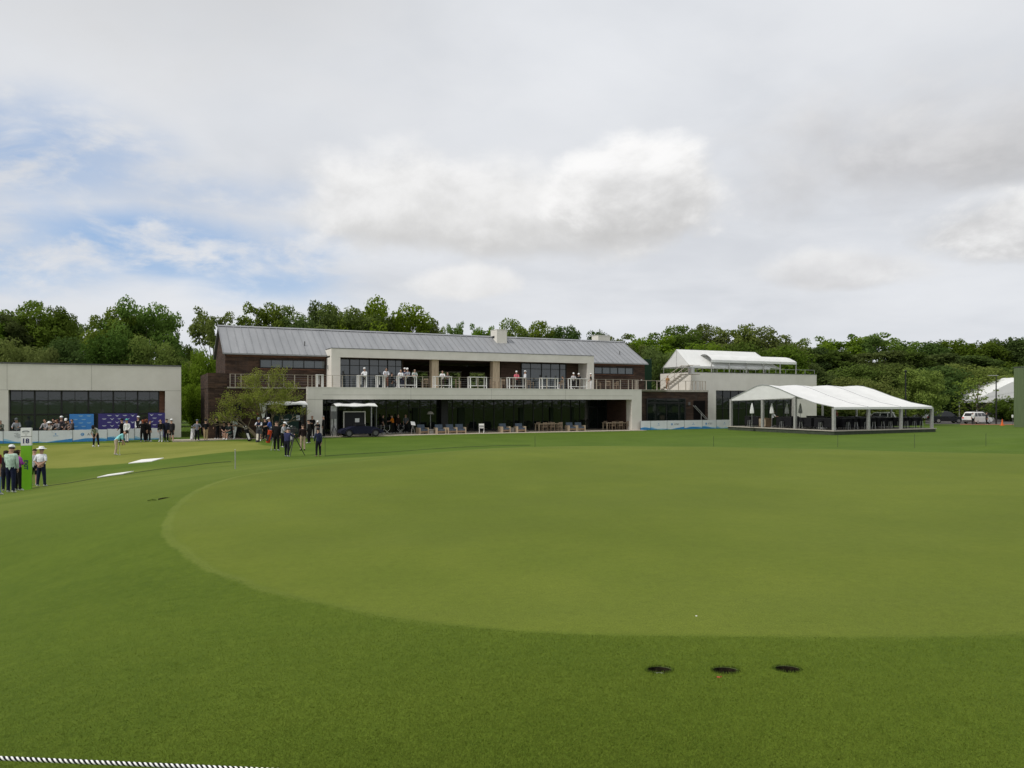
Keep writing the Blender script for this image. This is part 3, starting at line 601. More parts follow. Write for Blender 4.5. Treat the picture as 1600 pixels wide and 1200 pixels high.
# railing along the front of the deck
ra = MB().box(-6.2, 34.3, .24, .27, 5.27, 5.298); rail = ra.build('railing', M['post'], CH)
gp = MB()
for k in range(4): gp.tube([(-6.2, .255, 4.5+k*.19), (34.3, .255, 4.5+k*.19)], .004, 5)
gp.build('cable', M['steel'], rail)
pu = [-6.15,-5.75,-5.3,-1.9,-1.0]+[-4.2,-3.1,.1,.45,.75,2.2,3.05,4.6,6.9,8.75,10.4,11.95,12.25,14.0,15.9,18.3,19.6,21.0,23.3,25.2,27.1,29.1,30.2,31.1,32.0,33.0,33.5,33.85,34.2]
for u in pu: MB().box(u-.03, u+.03, .22, .29, 4.272 if u > 0 else 4.241, 5.268).build('post', M['post'], rail)
# single-storey wing on the right with its roof terrace
MB().box(34.52, 44.2, 1, 10, -.4, 4.06).build('wing_wall', M['brick'], CH); MB().box(34.52, 44.22, .93, 10, 4.062, 4.26).build('terrace_slab', M['deck'], CH)
w = glazing(CH, 'wing_window', 35.8, 40.95, .93, .3, 3.35, [(35.83, .12), (38.4, .06), (40.92, .12)], [.35, 3.30, 2.85], M['glass_low'], .1)
st = MB().box(42.15, 43.75, .95, .996, 0, 3.1).build('stair_doorway', pm('unlit_doorway', (.008,.007,.007), .95, .05), CH)
hr = MB()
for dv in (.55, .85): hr.tube([(42.0, dv, 2.55), (43.7, dv, 1.1), (44.0, dv, 1.05), (44.0, dv, 0)], .03, 6)
hr.tube([(43.0, .7, 1.7), (43.0, .7, .0)], .025, 6); hr.build('handrail', M['tent_post'], CH)
MB().box(41.4, 41.62, .86, .997, 2.6, 2.95).build('wall_lamp', M['coping'], CH); MB().box(37.9, 38.05, 4.86, 4.996, 5.35, 5.5).build('wall_lamp', M['steel'], CH)
r2 = MB().box(34.7, 44.1, 1.24, 1.28, 5.24, 5.28).build('railing', M['post'], CH)
for u in (34.75, 36.0, 37.4, 38.9, 40.3, 41.3, 42.2, 42.7, 43.3, 43.65, 44.05): MB().box(u-.028, u+.028, 1.22, 1.30, 4.262, 5.238).build('post', M['post'], r2)
tag(MB().box(0.2, 34.3, -1.15, 4.55, -.25, .045).build('patio', M['patio'], None), kind='structure'); bpy.data.objects['patio'].location = P0; bpy.data.objects['patio'].rotation_euler.z = ANG
tag(MB().box(-10.5, -.3, -1.6, .45, -.35, .02).build('path', M['patio'], None), kind='structure'); bpy.data.objects['path'].location = P0; bpy.data.objects['path'].rotation_euler.z = ANG

# ------------------------------------------------------------------ low cream building on the left
LB = thing('pavilion', 'low cream flat-roofed pavilion with wide dark windows at left edge', 'pavilion', P0, ANG)
LB0, LB1, LV = -34.0, -9.66, 4.0; oL, oR, oT = u_at(13, 4.0), u_at(258, 4.0), 3.93
mb = MB().box(LB0, oL, LV, LV+.6, -.6, 5.95).box(oR, LB1, LV, LV+.6, -.6, 5.95).box(oL, oR, LV, LV+.6, oT, 5.95)
mb.box(LB0, LB0+.4, LV+.6, 14, -.6, 5.95).box(LB1-.4, LB1, LV+.6, 14, -.6, 5.95).box(LB0+.4, LB1-.4, 13.6, 14, -.6, 5.95)
wl = mb.build('wall', M['stucco'], LB)
MB().box(LB0-.03, LB1+.03, LV-.035, 14.03, 5.952, 6.06).build('coping', M['coping'], LB)
jn = MB()
for u in (u_at(11, 4), u_at(143, 4)): jn.box(u-.01, u+.01, LV-.004, LV+.02, oT+.01, 5.94)
jn.box(LB0, oL, LV-.004, LV+.02, oT-.01, oT+.012).box(oR, LB1, LV-.004, LV+.02, oT-.01, oT+.012); jn.build('stucco_joint', M['stucco_joint'], wl)
us = []
for px, w_ in ((14, .1), (34, .03), (54, .12), (75, .03), (96, .12), (117, .03), (138, .12), (158, .03), (177, .12), (196, .03), (215, .12), (234, .03), (248, .08)): us.append((u_at(px, LV+.6), w_))
glazing(LB, 'window', oL+.02, u_at(248, LV+.6), LV+.6+.1, -.5, oT-.02, us, [2.02, 1.98, 3.1, oT-.08], M['glass_mid'], .07)
MB().box(u_at(248, LV+.6)+.05, oR-.004, LV+.61, LV+.9, -.5, oT-.004).build('timber_panel', M['wood_red'], LB)

# ------------------------------------------------------------------ cream building on the right
RB = thing('cream_building', 'cream two-storey block with a white roof tent at right of the clubhouse', 'building', P0, ANG)
e0, e1 = 44.3, 64.3; ou0, ou1, ot = 47.96, 60.3, 4.3
mb = MB().box(e0, ou0, 4, 4.6, -.5, 6.38).box(ou1, e1, 4, 4.6, -.5, 6.38).box(ou0, ou1, 4, 4.6, ot, 6.38).box(e0, e0+.4, 4.6, 9.8, -.5, 6.38).box(e1-.4, e1, 4.6, 9.8, -.5, 6.38).box(e0+.4, e1-.4, 9.4, 9.8, -.5, 6.38)
mb.box(e0+.402, e1-.402, 4.602, 9.398, 4.9, 5.15)
mb.build('wall', M['stucco'], RB)
cp = MB().box(e0-.02, e1+.02, 3.98, 4.25, 6.382, 6.43).box(e0-.02, e0+.2, 4.25, 9.8, 6.382, 6.43); cp.build('coping', M['coping'], RB)
glazing(RB, 'window', ou0, ou1, 4.3, -.3, ot-.004, [(ou0+.05+i*1.22, .07) for i in range(11)], [3.3, 2.2, ot-.05], M['glass_low'], .06)
rr_ = MB().tube([(e0, 4.1, 6.95), (e1-.3, 4.1, 6.95)], .022, 6).tube([(e0, 4.1, 6.95), (e0+.02, 9.7, 6.95)], .022, 6)
rr_ = rr_.build('railing', M['steel'], RB)
for i in range(13): MB().tube([(e0+.05+i*1.64, 4.1, 6.43), (e0+.05+i*1.64, 4.1, 6.94)], .02, 6).build('post', M['steel'], rr_)
# outside stair from the wing terrace to the roof, along the left face
st = MB(); n = 9
sx = lambda i: (u_at(1040, 2.6)+(u_at(1073, 2.6)-u_at(1040, 2.6))*i/n, 4.28+1.85*i/n)
for i in range(n):
    a, z0 = sx(i); b_, z1 = sx(i+1); st.box(a, b_+.04, 2.4, 3.5, z1-.05, z1)
for v in (2.38, 3.52): st.bar((sx(0)[0], v, sx(0)[1]-.1), (sx(n)[0], v, sx(n)[1]-.1), .04, .26)
st.box(sx(n)[0], 44.28, 2.4, 3.98, 6.05, 6.13); st = st.build('stair', M['deck'], RB)
hr = MB()
for v in (2.36, 3.54):
    hr.tube([(sx(0)[0]-.3, v, 5.25), (sx(0)[0], v, 5.28), (sx(n)[0], v, 7.1), (44.2, v, 7.1)], .03, 6); hr.tube([(sx(0)[0], v, 4.75), (sx(n)[0], v, 6.6), (44.2, v, 6.6)], .018, 6)
    for i in range(0, n+1, 3): hr.tube([(sx(i)[0], v, sx(i)[1]), (sx(i)[0], v, sx(i)[1]+1.0)], .025, 6)
hr.build('handrail', M['post'], st)
MB().box(43.75, 44.2, 3.3, 3.9, 6.14, 6.9).build('stair_gate', M['steel'], st)

# roof tents on it
TT = thing('marquee', 'white pitched tent standing on the roof of the cream building', 'tent', P0, ANG)
tu0, tu1, tv0, tvr, tv1, tze, tzr = 44.45, 56.8, 4.4, 6.9, 9.5, 7.15, 9.2
mb = MB()
mb.sheet([[(tu0, tv0, tze), (tu1, tv0, tze)], [(tu0, (tv0+tvr)/2, (tze+tzr)/2-.06), (tu1, (tv0+tvr)/2, (tze+tzr)/2-.06)], [(tu0, tvr, tzr), (tu1, tvr, tzr)], [(tu0, (tvr+tv1)/2, (tze+tzr)/2-.06), (tu1, (tvr+tv1)/2, (tze+tzr)/2-.06)], [(tu0, tv1, tze), (tu1, tv1, tze)]], .04)
mb.sheet([[(tu1+.02, tv0-.02, tze-.02), (tu1+2.4, tv0+.6, tze-.05)], [(tu1+.02, tvr, tzr-.03), (tu1+2.4, tvr, tzr-1.2)], [(tu1+.02, tv1+.02, tze-.02), (tu1+2.4, tv1-.6, tze-.05)]], .03)
mb.box(tu0+.05, tu1, tv0-.03, tv0-.005, tze-.25, tze-.01)
cv = mb.build('canopy', M['canvas'], TT)
MB().prism([(tv0+.05, tze-.02), (tv1-.05, tze-.02), (tv1-.05, tze+.02), (tvr, tzr-.08), (tv0+.05, tze+.02)], tu0+.04, tu0+.075, 'x').build('gable_panel', M['canvas'], TT)
MB().tube([(tu0+.02, tvr, tze-.05), (tu0+.02, tvr, tzr-.1)], .02, 6).build('gable_pole', M['steel'], TT)
for u in (tu0+.1, 48.5, 52.6, 56.7):
    for v in (tv0+.04, tv1-.04): MB().tube([(u, v, 5.15), (u, v, tze)], .04, 8).build('pole', M['tent_post'], TT)
PT = thing('barrel_canopy', 'white barrel-vaulted canopy in front of the pitched roof tent', 'canopy', P0, ANG)
bu0, bu1, bv0, bv1, bz = u_at(1112, 4.2), u_at(1245, 4.2), 4.25, 6.9, 7.9
nA_ = 12; arc = [(bv0+(bv1-bv0)*i/nA_, bz+.66*math.sin(PI*i/nA_)**.8 if 0 < i < nA_ else bz) for i in range(nA_+1)]
mb = MB(); rows = [[(u, v, z) for u in np.linspace(bu0, bu1-.7, 10)]+[(bu1-.3, v, bz+(z-bz)*.92), (bu1, v, bz+(z-bz)*.7)] for v, z in arc]; mb.sheet(rows, .03)
mb.box(bu0, bu1, bv0-.03, bv0-.004, bz-.28, bz+.01); mb.build('canopy', M['canvas'], PT, True)
MB().tube([(bu0-.03, v, z+.02) for v, z in arc], .045, 6).build('arch_hoop', M['coping'], PT)
for i in range(6):
    u = bu0+.05+(bu1-bu0-.1)*i/5
    for v in (bv0+.03, bv1-.03): MB().box(u-.045, u+.045, v-.045, v+.045, 5.15 if v < 9 else 5.15, bz-.004).build('post', M['tent_post'], PT)
tb = MB()
GS = thing('screen_fence', 'dark green mesh screen between the clubhouse gable and the cream building', 'screen', P0, ANG)
MB().box(39.2, 43.9, 11.0, 11.05, 4.0, 8.2).build('mesh_panel', M['mesh_dark'], GS)
for u in (39.25, 40.8, 42.3, 43.8): MB().box(u-.04, u+.04, 11.06, 11.14, -.2, 8.3).build('post', M['coping'], GS)
ST = thing('peaked_tent', 'small white tent peak showing beside the clubhouse gable', 'tent', UV(41.6, 13.5), ANG)
MB().lathe([(1.9, 7.3), (1.75, 7.5), (.9, 8.0), (.25, 8.5), (.03, 8.75)], n=4, cap=False).build('canopy', M['canvas'], ST)
for a in (0, 1, 2, 3): MB().tube([(1.8*math.cos(a*PI/2), 1.8*math.sin(a*PI/2), -.2), (1.8*math.cos(a*PI/2), 1.8*math.sin(a*PI/2), 7.35)], .05, 6).build('pole', M['steel'], ST)

# ------------------------------------------------------------------ dining tent on a platform
TC = Vector((29.05, 68.5, 0))
DT = thing('dining_tent', 'large open white dining tent on a low green-skirted platform', 'tent', TC, ANG)
FL = .42; Lx = 13.5; T1 = 13.3; tB, tR = 4.5, 8.75
def roof_z(t):
    pts = [(0, 2.42), (2.2, 2.80), (4.5, 3.46), (6.6, 4.18), (7.9, 4.52), (8.75, 4.60), (9.6, 4.50), (11, 4.02), (T1, 3.22)]
    for (a, za), (b_, zb) in zip(pts, pts[1:]):
        if a <= t <= b_+1e-6: return za+(zb-za)*(t-a)/(b_-a)
ts = [0,.7,1.4,2.2,3.0,3.8,4.5,5.2,5.9,6.6,7.3,7.9,8.4,8.75,9.1,9.6,10.3,11,11.8,12.6,T1]
rows = []
for t in ts:
    row = []
    for i in range(25):
        s_ = i/24*Lx; sag = .13*(1-abs(math.cos(PI*s_/4.5)))*(math.sin(PI*min(1, max(0, t/T1)))+.05)
        row.append((s_, t, roof_z(t)-sag+.10))
    rows.append(row)
cv = MB().sheet(rows, .03).build('canopy', M['canvas'], DT, True)
sm = MB()
for s_ in (0, 4.5, 9.0, Lx): sm.tube([(s_, t, roof_z(t)+.115) for t in ts], .022, 5)
sm.build('seam', pm('tent_seam', (.35,.36,.37), .6, .3), cv)
gab = [(tB, roof_z(tB)+.02)]+[(t, roof_z(t)+.06) for t in ts if tB < t < T1]+[(T1, roof_z(T1)+.02), (T1, 3.10), (tR, 3.22), (tB, 3.38)]
MB().prism(gab, .05, .09, 'x').build('gable_panel', M['canvas'], DT)
MB().box(.0, Lx, -.045, -.01, 2.30, 2.50).build('valance', M['canvas'], DT)
pl = MB().box(-.25, Lx+.25, -.25, T1+.25, FL-.10, FL).build('platform', M['tent_floor'], DT)
MB().box(-.27, Lx+.27, -.29, -.252, FL-.09, FL+.012).box(-.29, -.252, -.252, T1+.25, FL-.09, FL+.012).build('edge_trim', M['deck'], pl)
MB().box(-.22, Lx+.22, -.22, T1+.22, -.5, FL-.104).build('skirt', M['skirt'], pl)
for s_, t in [(0, 0), (4.5, 0), (9, 0), (Lx, 0), (0, tB), (0, tR), (0, T1), (Lx, tB), (Lx, tR), (Lx, T1), (4.5, T1), (9, T1)]:
    w_ = .12 if (t == 0 or s_ == 0) else .08
    MB().box(s_-w_+.1, s_+w_+.1, t-w_+.1, t+w_+.1, FL+.002, (3.24 if t == tR else roof_z(min(t, T1))+.02)).build('post', M['tent_post'], DT)
MB().tube([(.1, .1, 2.36), (Lx, .1, 2.36)], .05, 6).tube([(.1, tB, 3.3), (.1, T1, 3.08)], .05, 6).build('eave_beam', M['tent_post'], DT)
def TW(s_, t, z=FL): return TC+EU*s_+EV*t+Vector((0, 0, z))

# ------------------------------------------------------------------ far right: tent, green wall, car park
q = far(1420, 118); pk = MB(); rows = []
for i in range(14):
    rows.append([(x_, y_, H(x_, y_)+.03) for x_, y_ in [((1446+(i*24)-800)/F*Yd, Yd) for Yd in np.linspace(112.5, 150, 12)]])
tag(pk.sheet(rows).build('car_park', M['asphalt'], None, True), kind='structure')
pk = MB(); rows = []
for i in range(14): rows.append([(x_, y_, H(x_, y_)+.05) for x_, y_ in [((1500+(i*10)-800)/F*Yd, Yd) for Yd in np.linspace(108.5, 112.4, 4)]])
tag(pk.sheet(rows).build('mulch_bed', M['mulch'], None, True), kind='structure')
FT = thing('event_tent', 'big white humped event tent beside the green wall at far right', 'tent', far(1575, 138), R(-4))
b0 = -.3; prof = [(-11.2, 3.3), (-9, 3.9), (-6.5, 4.9), (-4, 6.2), (-2.2, 7.1), (-.6, 7.55), (1, 7.6), (4, 7.6), (9, 7.55)]
rows = [[(x_, y_, z_-(.0 if k == 1 else .45)) for k, y_ in enumerate((-5, 0, 5))] for x_, z_ in prof]; MB().sheet(rows, .04).build('canopy', M['canvas'], FT, True)
MB().prism([(x_, z_-.45) for x_, z_ in prof]+[(9, 3.25), (-11.2, 3.0)], -5.04, -5.0, 'y').build('gable_panel', M['canvas'], FT)
for x_ in (-11.0, -8.0, -5.2, -2.4, .6, 3.6, 6.5): MB().box(x_-.07, x_+.07, -5.0, -4.86, b0, 3.1).build('post', M['white'], FT)
MB().box(-10.5, 8.5, 4.0, 4.1, b0, 2.9).build('back_wall', M['coping'], FT)
MB().box(-10, 8, 3.9, 3.98, 1.2, 1.55).build('pale_strip', M['steel'], FT)
q = far(1598.5, 95); GW = thing('green_wall', 'tall plain green screened wall cut off by the right photo edge', 'wall', q, R(-3))
MB().box(0, 9, 0, 1.9, -.6, 7.55).build('screen', M['mesh_green'], GW)
MB().box(-.04, 9.04, -.04, 1.94, 7.552, 7.64).build('top_rail', M['coping'], GW)
sm = MB()
for x_ in (1.6, 3.2, 4.8, 6.4): sm.box(x_-.015, x_+.015, -.012, 0.0, -.6, 7.55)
sm.build('seam', M['skirt'], GW)
# ------------------------------------------------------------------ people
def rotx(v, a):                        # swing forward (towards +y) by a from hanging straight down
    return Vector((v[0], v[1]*math.cos(a)-v[2]*math.sin(a), v[1]*math.sin(a)+v[2]*math.cos(a)))
POSES = {
 'stand': dict(lean=.02, arm=[(.05,.10,.18,.05),(.0,.10,.22,.05)], leg=[(.04,.05),(-.03,.03)]),
 'relax': dict(lean=.03, arm=[(.15,.12,.55,.25),(-.05,.12,.2,.05)], leg=[(.10,.12),(-.04,.02)]),
 'back': dict(lean=.0, arm=[(-.42,.34,0,0,(-.72,-.18,-.55)),(-.42,.34,0,0,(-.72,-.18,-.55))], leg=[(.0,.02),(.0,.03)], spread=.07),
 'hips': dict(lean=.0, arm=[(-.25,.62,0,0,(-.78,.25,-.35)),(-.25,.62,0,0,(-.78,.25,-.35))], leg=[(.05,.04),(-.03,.02)], spread=.05),
 'fold': dict(lean=.0, arm=[(.25,.22,1.45,.9),(.25,.22,1.30,.9)], leg=[(.05,.04),(-.03,.02)]),
 'putt': dict(lean=.80, arm=[(.12,.02,.12,.33),(.12,.02,.12,.33)], leg=[(.08,.20),(.08,.20)], spread=.12, head=.5),
 'table': dict(lean=.16, arm=[(.45,.18,1.0,.4),(.55,.2,.95,.35)], leg=[(.08,.08),(-.08,.02)], head=.2),
 'lean_fence': dict(lean=.22, arm=[(.55,.3,.75,.1),(.5,.25,.9,.3)], leg=[(.0,.02),(-.10,.02)], head=.1),
 'film': dict(lean=.10, arm=[(1.05,.25,.75,.15),(.95,.25,.9,.15)], leg=[(.10,.05),(-.12,.05)], spread=.06, head=.15),
 'phone': dict(lean=.03, arm=[(.55,.2,1.6,.35),(-.02,.1,.2,.05)], leg=[(.06,.05),(-.04,.02)], head=.35),
 'walk': dict(lean=.06, arm=[(-.40,.1,.35,.05),(.40,.1,.5,.1)], leg=[(.38,.10),(-.30,.28)], spread=0),
 'sit': dict(lean=.06, arm=[(.45,.15,.75,.25),(.5,.15,.7,.25)], leg=[(1.45,1.35),(1.50,1.55)], spread=.05, sit=True),
 'cross': dict(lean=-.06, arm=[(.3,.2,1.2,.7),(-.1,.3,.5,.3)], leg=[(.25,.10),(.05,.04)], spread=-.05),
}
def skeleton(pose, H_=1.75, hands=True):
    """joints, edges (region), radii; faces +y, feet at z=0"""
    J = []; E = []; RD = []
    def j(p, r): J.append(Vector(p)); RD.append(r); return len(J)-1
    def e(a, b, reg): E.append((a, b, reg))
    ln = pose['lean']; T = Vector((0, math.sin(ln), math.cos(ln))); sp = pose.get('spread', .03)
    pel = j((0, 0, .93), (.150,.118)); w = j(J[0]+T*.17, (.138,.108)); ch = j(J[0]+T*.36, (.160,.122)); nb = j(J[0]+T*.52, (.085,.075))
    e(pel, w, 'torso'); e(w, ch, 'torso'); e(ch, nb, 'torso')
    hd = pose.get('head', .0)+ln*.55; HD = Vector((0, math.sin(hd), math.cos(hd))); HF = Vector((0, math.cos(hd), -math.sin(hd)))
    n2 = j(J[nb]+HD*.075, (.054,.054)); e(nb, n2, 'neck')
    c1 = j(J[n2]+HD*.065+HF*.03, (.070,.080)); c2 = j(J[c1]+HD*.085-HF*.018, (.082,.098)); c3 = j(J[c2]+HD*.065-HF*.012, (.062,.072))
    e(n2, c1, 'head'); e(c1, c2, 'head'); e(c2, c3, 'head')
    ns = j(J[c1]+HD*.045+HF*.096, (.016,.016)); e(c1, ns, 'head')
    for s in (-1, 1): er = j(J[c1]+HD*.05+Vector((s*.088, 0, 0))-HF*.02, (.016,.02)); e(c1, er, 'head')
    for k, s in ((0, -1), (1, 1)):
        a, o, fl, inw = pose['arm'][k][:4]; ov = pose['arm'][k][4] if len(pose['arm'][k]) > 4 else None
        sh = j(J[pel]+T*.475+Vector((s*.178, 0, 0)), (.068,.066)); e(ch, sh, 'torso')
        ud = rotx((s*math.sin(o), 0, -math.cos(o)), a); el = j(J[sh]+ud*.285, (.044,.044)); e(sh, el, 'uarm')
        fd = Vector((ov[0]*s, ov[1], ov[2])).normalized() if ov else rotx((-s*math.sin(inw), 0, -math.cos(inw)), a+fl)
        wr = j(J[el]+fd*.245, (.030,.028)); e(el, wr, 'farm')
        if hands:
            pm_ = j(J[wr]+fd*.065, (.036,.020)); e(wr, pm_, 'hand')
            sd_ = fd.cross(Vector((s, 0, .01))).normalized(); bend = (Vector((-s, .25, 0))-fd*fd.dot(Vector((-s, .25, 0)))).normalized()
            for q, L in ((-.030,.052),(-.010,.066),(.010,.062),(.029,.048)):
                k0 = j(J[pm_]+fd*.034+sd_*q, (.010,.010)); k1 = j(J[k0]+fd*L*.6+bend*L*.25, (.009,.009)); k2 = j(J[k1]+fd*L*.35+bend*L*.5, (.007,.007))
                e(pm_, k0, 'hand'); e(k0, k1, 'hand'); e(k1, k2, 'hand')
            t0 = j(J[wr]+fd*.045+sd_*.036+bend*.012, (.012,.012)); t1 = j(J[t0]+fd*.038+sd_*.016+bend*.012, (.009,.009)); e(pm_, t0, 'hand'); e(t0, t1, 'hand')
    feet = []
    for k, s in ((0, -1), (1, 1)):
        a, kn = pose['leg'][k]
        hp = j((s*.088, 0, .885), (.094,.100)); e(pel, hp, 'hip')
        td = rotx((s*sp*.9, 0, -1), a).normalized(); ke = j(J[hp]+td*.41, (.060,.064)); e(hp, ke, 'thigh')
        sd2 = rotx((s*sp*.5, 0, -1), a-kn).normalized(); md = j(J[ke]+sd2*.16, (.055,.058)); an = j(J[ke]+sd2*.40, (.038,.040)); e(ke, md, 'shank'); e(md, an, 'shank')
        fd = Vector((s*.15, 1, 0)).normalized(); he = j(J[an]-fd*.045+Vector((0, 0, -.045)), (.036,.034)); to = j(J[an]+fd*.15+Vector((0, 0, -.058)), (.040,.022))
        e(an, he, 'foot'); e(an, to, 'foot'); feet += [J[to].z-.022, J[he].z-.034]
    dz = -min(feet); k = H_/1.75
    hip = None
    J = [(p+Vector((0, 0, dz)))*k for p in J]; RD = [(a*k, b*k) for a, b in RD]
    return J, E, RD, dict(pel=J[0], ch=J[2], c1=J[5], c2=J[6], c3=J[7], HD=HD, HF=HF, k=k)
PEOPLE = []
def person(label, loc, H_, rz, pose, shirt, trousers, head=('cap', (.75,.75,.75)), shorts=False, sleeve='short', shoes=(.6,.6,.6), skin='skin', group=None, hair=(.03,.02,.015), vest=None, fat=1.0):
    PEOPLE.append(dict(label=label, loc=Vector(loc), H=H_, rz=rz, pose=pose, shirt=shirt, trousers=trousers, head=head, shorts=shorts, sleeve=sleeve, shoes=shoes, skin=skin, group=group, hair=hair, vest=vest, fat=fat))
def pat(px, py, hpx, cap=(1.58, 1.92), **k):
    q = ground(px, py, 20); return q, min(cap[1], max(cap[0], hpx*q.y/F))
AWAY, TO, LEFT, RIGHT = 0, PI, PI/2, -PI/2
def build_people():
    tmp = []
    for p in PEOPLE:
        po = dict(POSES[p['pose']]); jt = lambda s: random.uniform(-s, s)
        po['lean'] += jt(.05); po['head'] = po.get('head', 0)+jt(.15); po['arm'] = [(q[0]+jt(.12), q[1]+jt(.07), q[2]+jt(.2)*(q[2] > 0))+tuple(q[3:]) for q in po['arm']]; po['leg'] = [(q[0]+jt(.07), max(0, q[1]+jt(.06))) for q in po['leg']]
        if not po.get('sit'): po['spread'] = po.get('spread', .03)+jt(.03)
        J, E, RD, inf = skeleton(po, p['H'])
        me = bpy.data.meshes.new('t'); me.from_pydata([tuple(q) for q in J], [(a, b) for a, b, _ in E], [])
        o = bpy.data.objects.new('t', me); C.objects.link(o); o.modifiers.new('s', 'SKIN').use_smooth_shade = True
        sk = me.skin_vertices[0].data
        for i, r in enumerate(RD):
            f = p['fat'] if i < 3 else 1; sk[i].radius = (r[0]*f, r[1]*f); sk[i].use_root = i == 0
        sb = o.modifiers.new('u', 'SUBSURF'); sb.levels = 1; sb.render_levels = 1
        tmp.append((o, J, E, inf))
    dg = bpy.context.evaluated_depsgraph_get(); dg.update()
    for p, (o, J, E, inf) in zip(PEOPLE, tmp):
        me = bpy.data.meshes.new_from_object(o.evaluated_get(dg)); om = o.data; bpy.data.objects.remove(o); bpy.data.meshes.remove(om)
        me.name = 'person'; me.materials.clear(); me.materials.append(M[p['skin']])
        root = link('person', me, None, p['loc']); root.rotation_euler.z = p['rz']; tag(root, p['label'], 'person', p['group'])
        nv = len(me.vertices); co = np.empty(nv*3); me.vertices.foreach_get('co', co); co = co.reshape(-1, 3); no = np.empty(nv*3); me.vertices.foreach_get('normal', no); no = no.reshape(-1, 3)
        fs = [tuple(f.vertices) for f in me.polygons]; ce = np.array([co[list(f)].mean(0) for f in fs])
        ds = []
        for a, b, r in E:
            A = np.array(J[a]); B = np.array(J[b]); e = B-A; t = np.clip((ce-A)@e/(e@e), 0, 1); ds.append(np.linalg.norm(ce-A-t[:, None]*e, axis=1))
        near = np.argmin(np.array(ds), 0); reg = np.array([E[i][2] for i in near]); k = inf['k']
        tt = np.array([np.clip((ce[i]-np.array(J[E[near[i]][0]]))@(np.array(J[E[near[i]][1]])-np.array(J[E[near[i]][0]]))/((np.array(J[E[near[i]][1]])-np.array(J[E[near[i]][0]])).length_squared if False else float(np.sum((np.array(J[E[near[i]][1]])-np.array(J[E[near[i]][0]]))**2))), 0, 1) for i in range(len(fs))])
        def shell(name, sel, off, mat):
            ids = np.where(sel)[0]
            if not len(ids): return None
            use = sorted({q for i in ids for q in fs[i]}); mp = {q: n for n, q in enumerate(use)}
            m = bpy.data.meshes.new(name); m.from_pydata([tuple(co[q]+no[q]*off) for q in use], [], [tuple(mp[q] for q in fs[i]) for i in ids])
            m.polygons.foreach_set('use_smooth', [True]*len(ids)); m.materials.append(mat); return link(name, m, root)
        top = (reg == 'torso') | (reg == 'uarm')
        if p['sleeve'] == 'long': top |= (reg == 'farm') & (tt < .93)
        if p['sleeve'] == 'none': top = (reg == 'torso')
        low = (reg == 'hip') | (reg == 'thigh') & ((tt < .86) | (not p['shorts']))
        if not p['shorts']: low |= (reg == 'shank')
        shell('shirt', top, .011*k, cloth(p['shirt'])); shell('trousers', low, .013*k, cloth(p['trousers'])); shell('shoes', reg == 'foot', .006*k, cloth(p['shoes']))
        if p['vest']: shell('vest', reg == 'torso', .02*k, cloth(p['vest']))
        c2 = np.array(inf['c2']); HDv = np.array(inf['HD']); HFv = np.array(inf['HF']); rel = ce-c2
        kind = p['head'][0]
        hsel = (reg == 'head') & (rel@HDv > (-.03 if kind != 'long' else -.2)*k) & ((rel@HFv < .045*k) | (rel@HDv > .07*k))
        if kind in ('hair', 'cap', 'hat', 'long'): shell('hair', hsel, .013*k, cloth(p['hair']))
        if kind == 'long':
            mb = MB(); b = inf['c2']-inf['HF']*.05*k; mb.tube([b+inf['HD']*.05*k, b-inf['HD']*.05*k-inf['HF']*.03*k, b-inf['HD']*.22*k-inf['HF']*.05*k], [.08*k, .085*k, .05*k], 8); mb.build('long_hair', cloth(p['hair']), root, 2)
        mt = None
        if kind in ('cap', 'hat'):
            col = cloth(p['head'][1]); mb = MB(); cen = inf['c2']+inf['HD']*.035*k-inf['HF']*.006*k
            ax = inf['HD']; fx = inf['HF']; sx_ = Vector((1, 0, 0)); prof = [(.112, .0), (.112, .035), (.098, .075), (.06, .10), (.01, .108)]
            if kind == 'hat': prof = [(.215, -.012), (.205, .004), (.118, .02), (.112, .075), (.09, .098), (.01, .105)]
            n = 14; vs = []; 
            for r, h in prof:
                for i in range(n): t = 2*PI*i/n; vs.append(cen+(sx_*math.cos(t)*.92+fx*math.sin(t)*1.08)*r*k+ax*h*k)
            mb.add(vs, [(i*n+q, i*n+(q+1) % n, (i+1)*n+(q+1) % n, (i+1)*n+q) for i in range(len(prof)-1) for q in range(n)]+[tuple(range((len(prof)-1)*n, len(prof)*n))])
            cp = mb.build('cap' if kind == 'cap' else 'sun_hat', col, root, 2)
            if kind == 'cap':
                mb = MB(); rows = []
                for d in (.10, .16, .205): rows.append([cen+fx*d*k*(1-.12*abs(q))+sx_*q*.075*k+ax*(.012-.02*(d-.1)*8*0-.012*abs(q))*k for q in (-1, -.5, 0, .5, 1)])
                mb.sheet(rows, .006).build('brim', col, cp)
                cp.name = 'cap'
        # face: eyes and mouth on the front of the head
        mb = MB()
        for s in (-1, 1): mb.lathe([(.001, -.006), (.009, -.003), (.011, 0), (.009, .003), (.001, .006)], inf['c1']+inf['HD']*.075*k+inf['HF']*.088*k+Vector((s*.030*k, 0, 0)), 8, 'y')
        mb.build('eyes', M['black'], root); mb = MB(); mb.bar(inf['c1']+inf['HF']*.083*k+Vector((-.024*k, 0, 0)), inf['c1']+inf['HF']*.083*k+Vector((.024*k, 0, 0)), .008*k); mb.build('mouth', cloth((.25,.10,.09)), root)

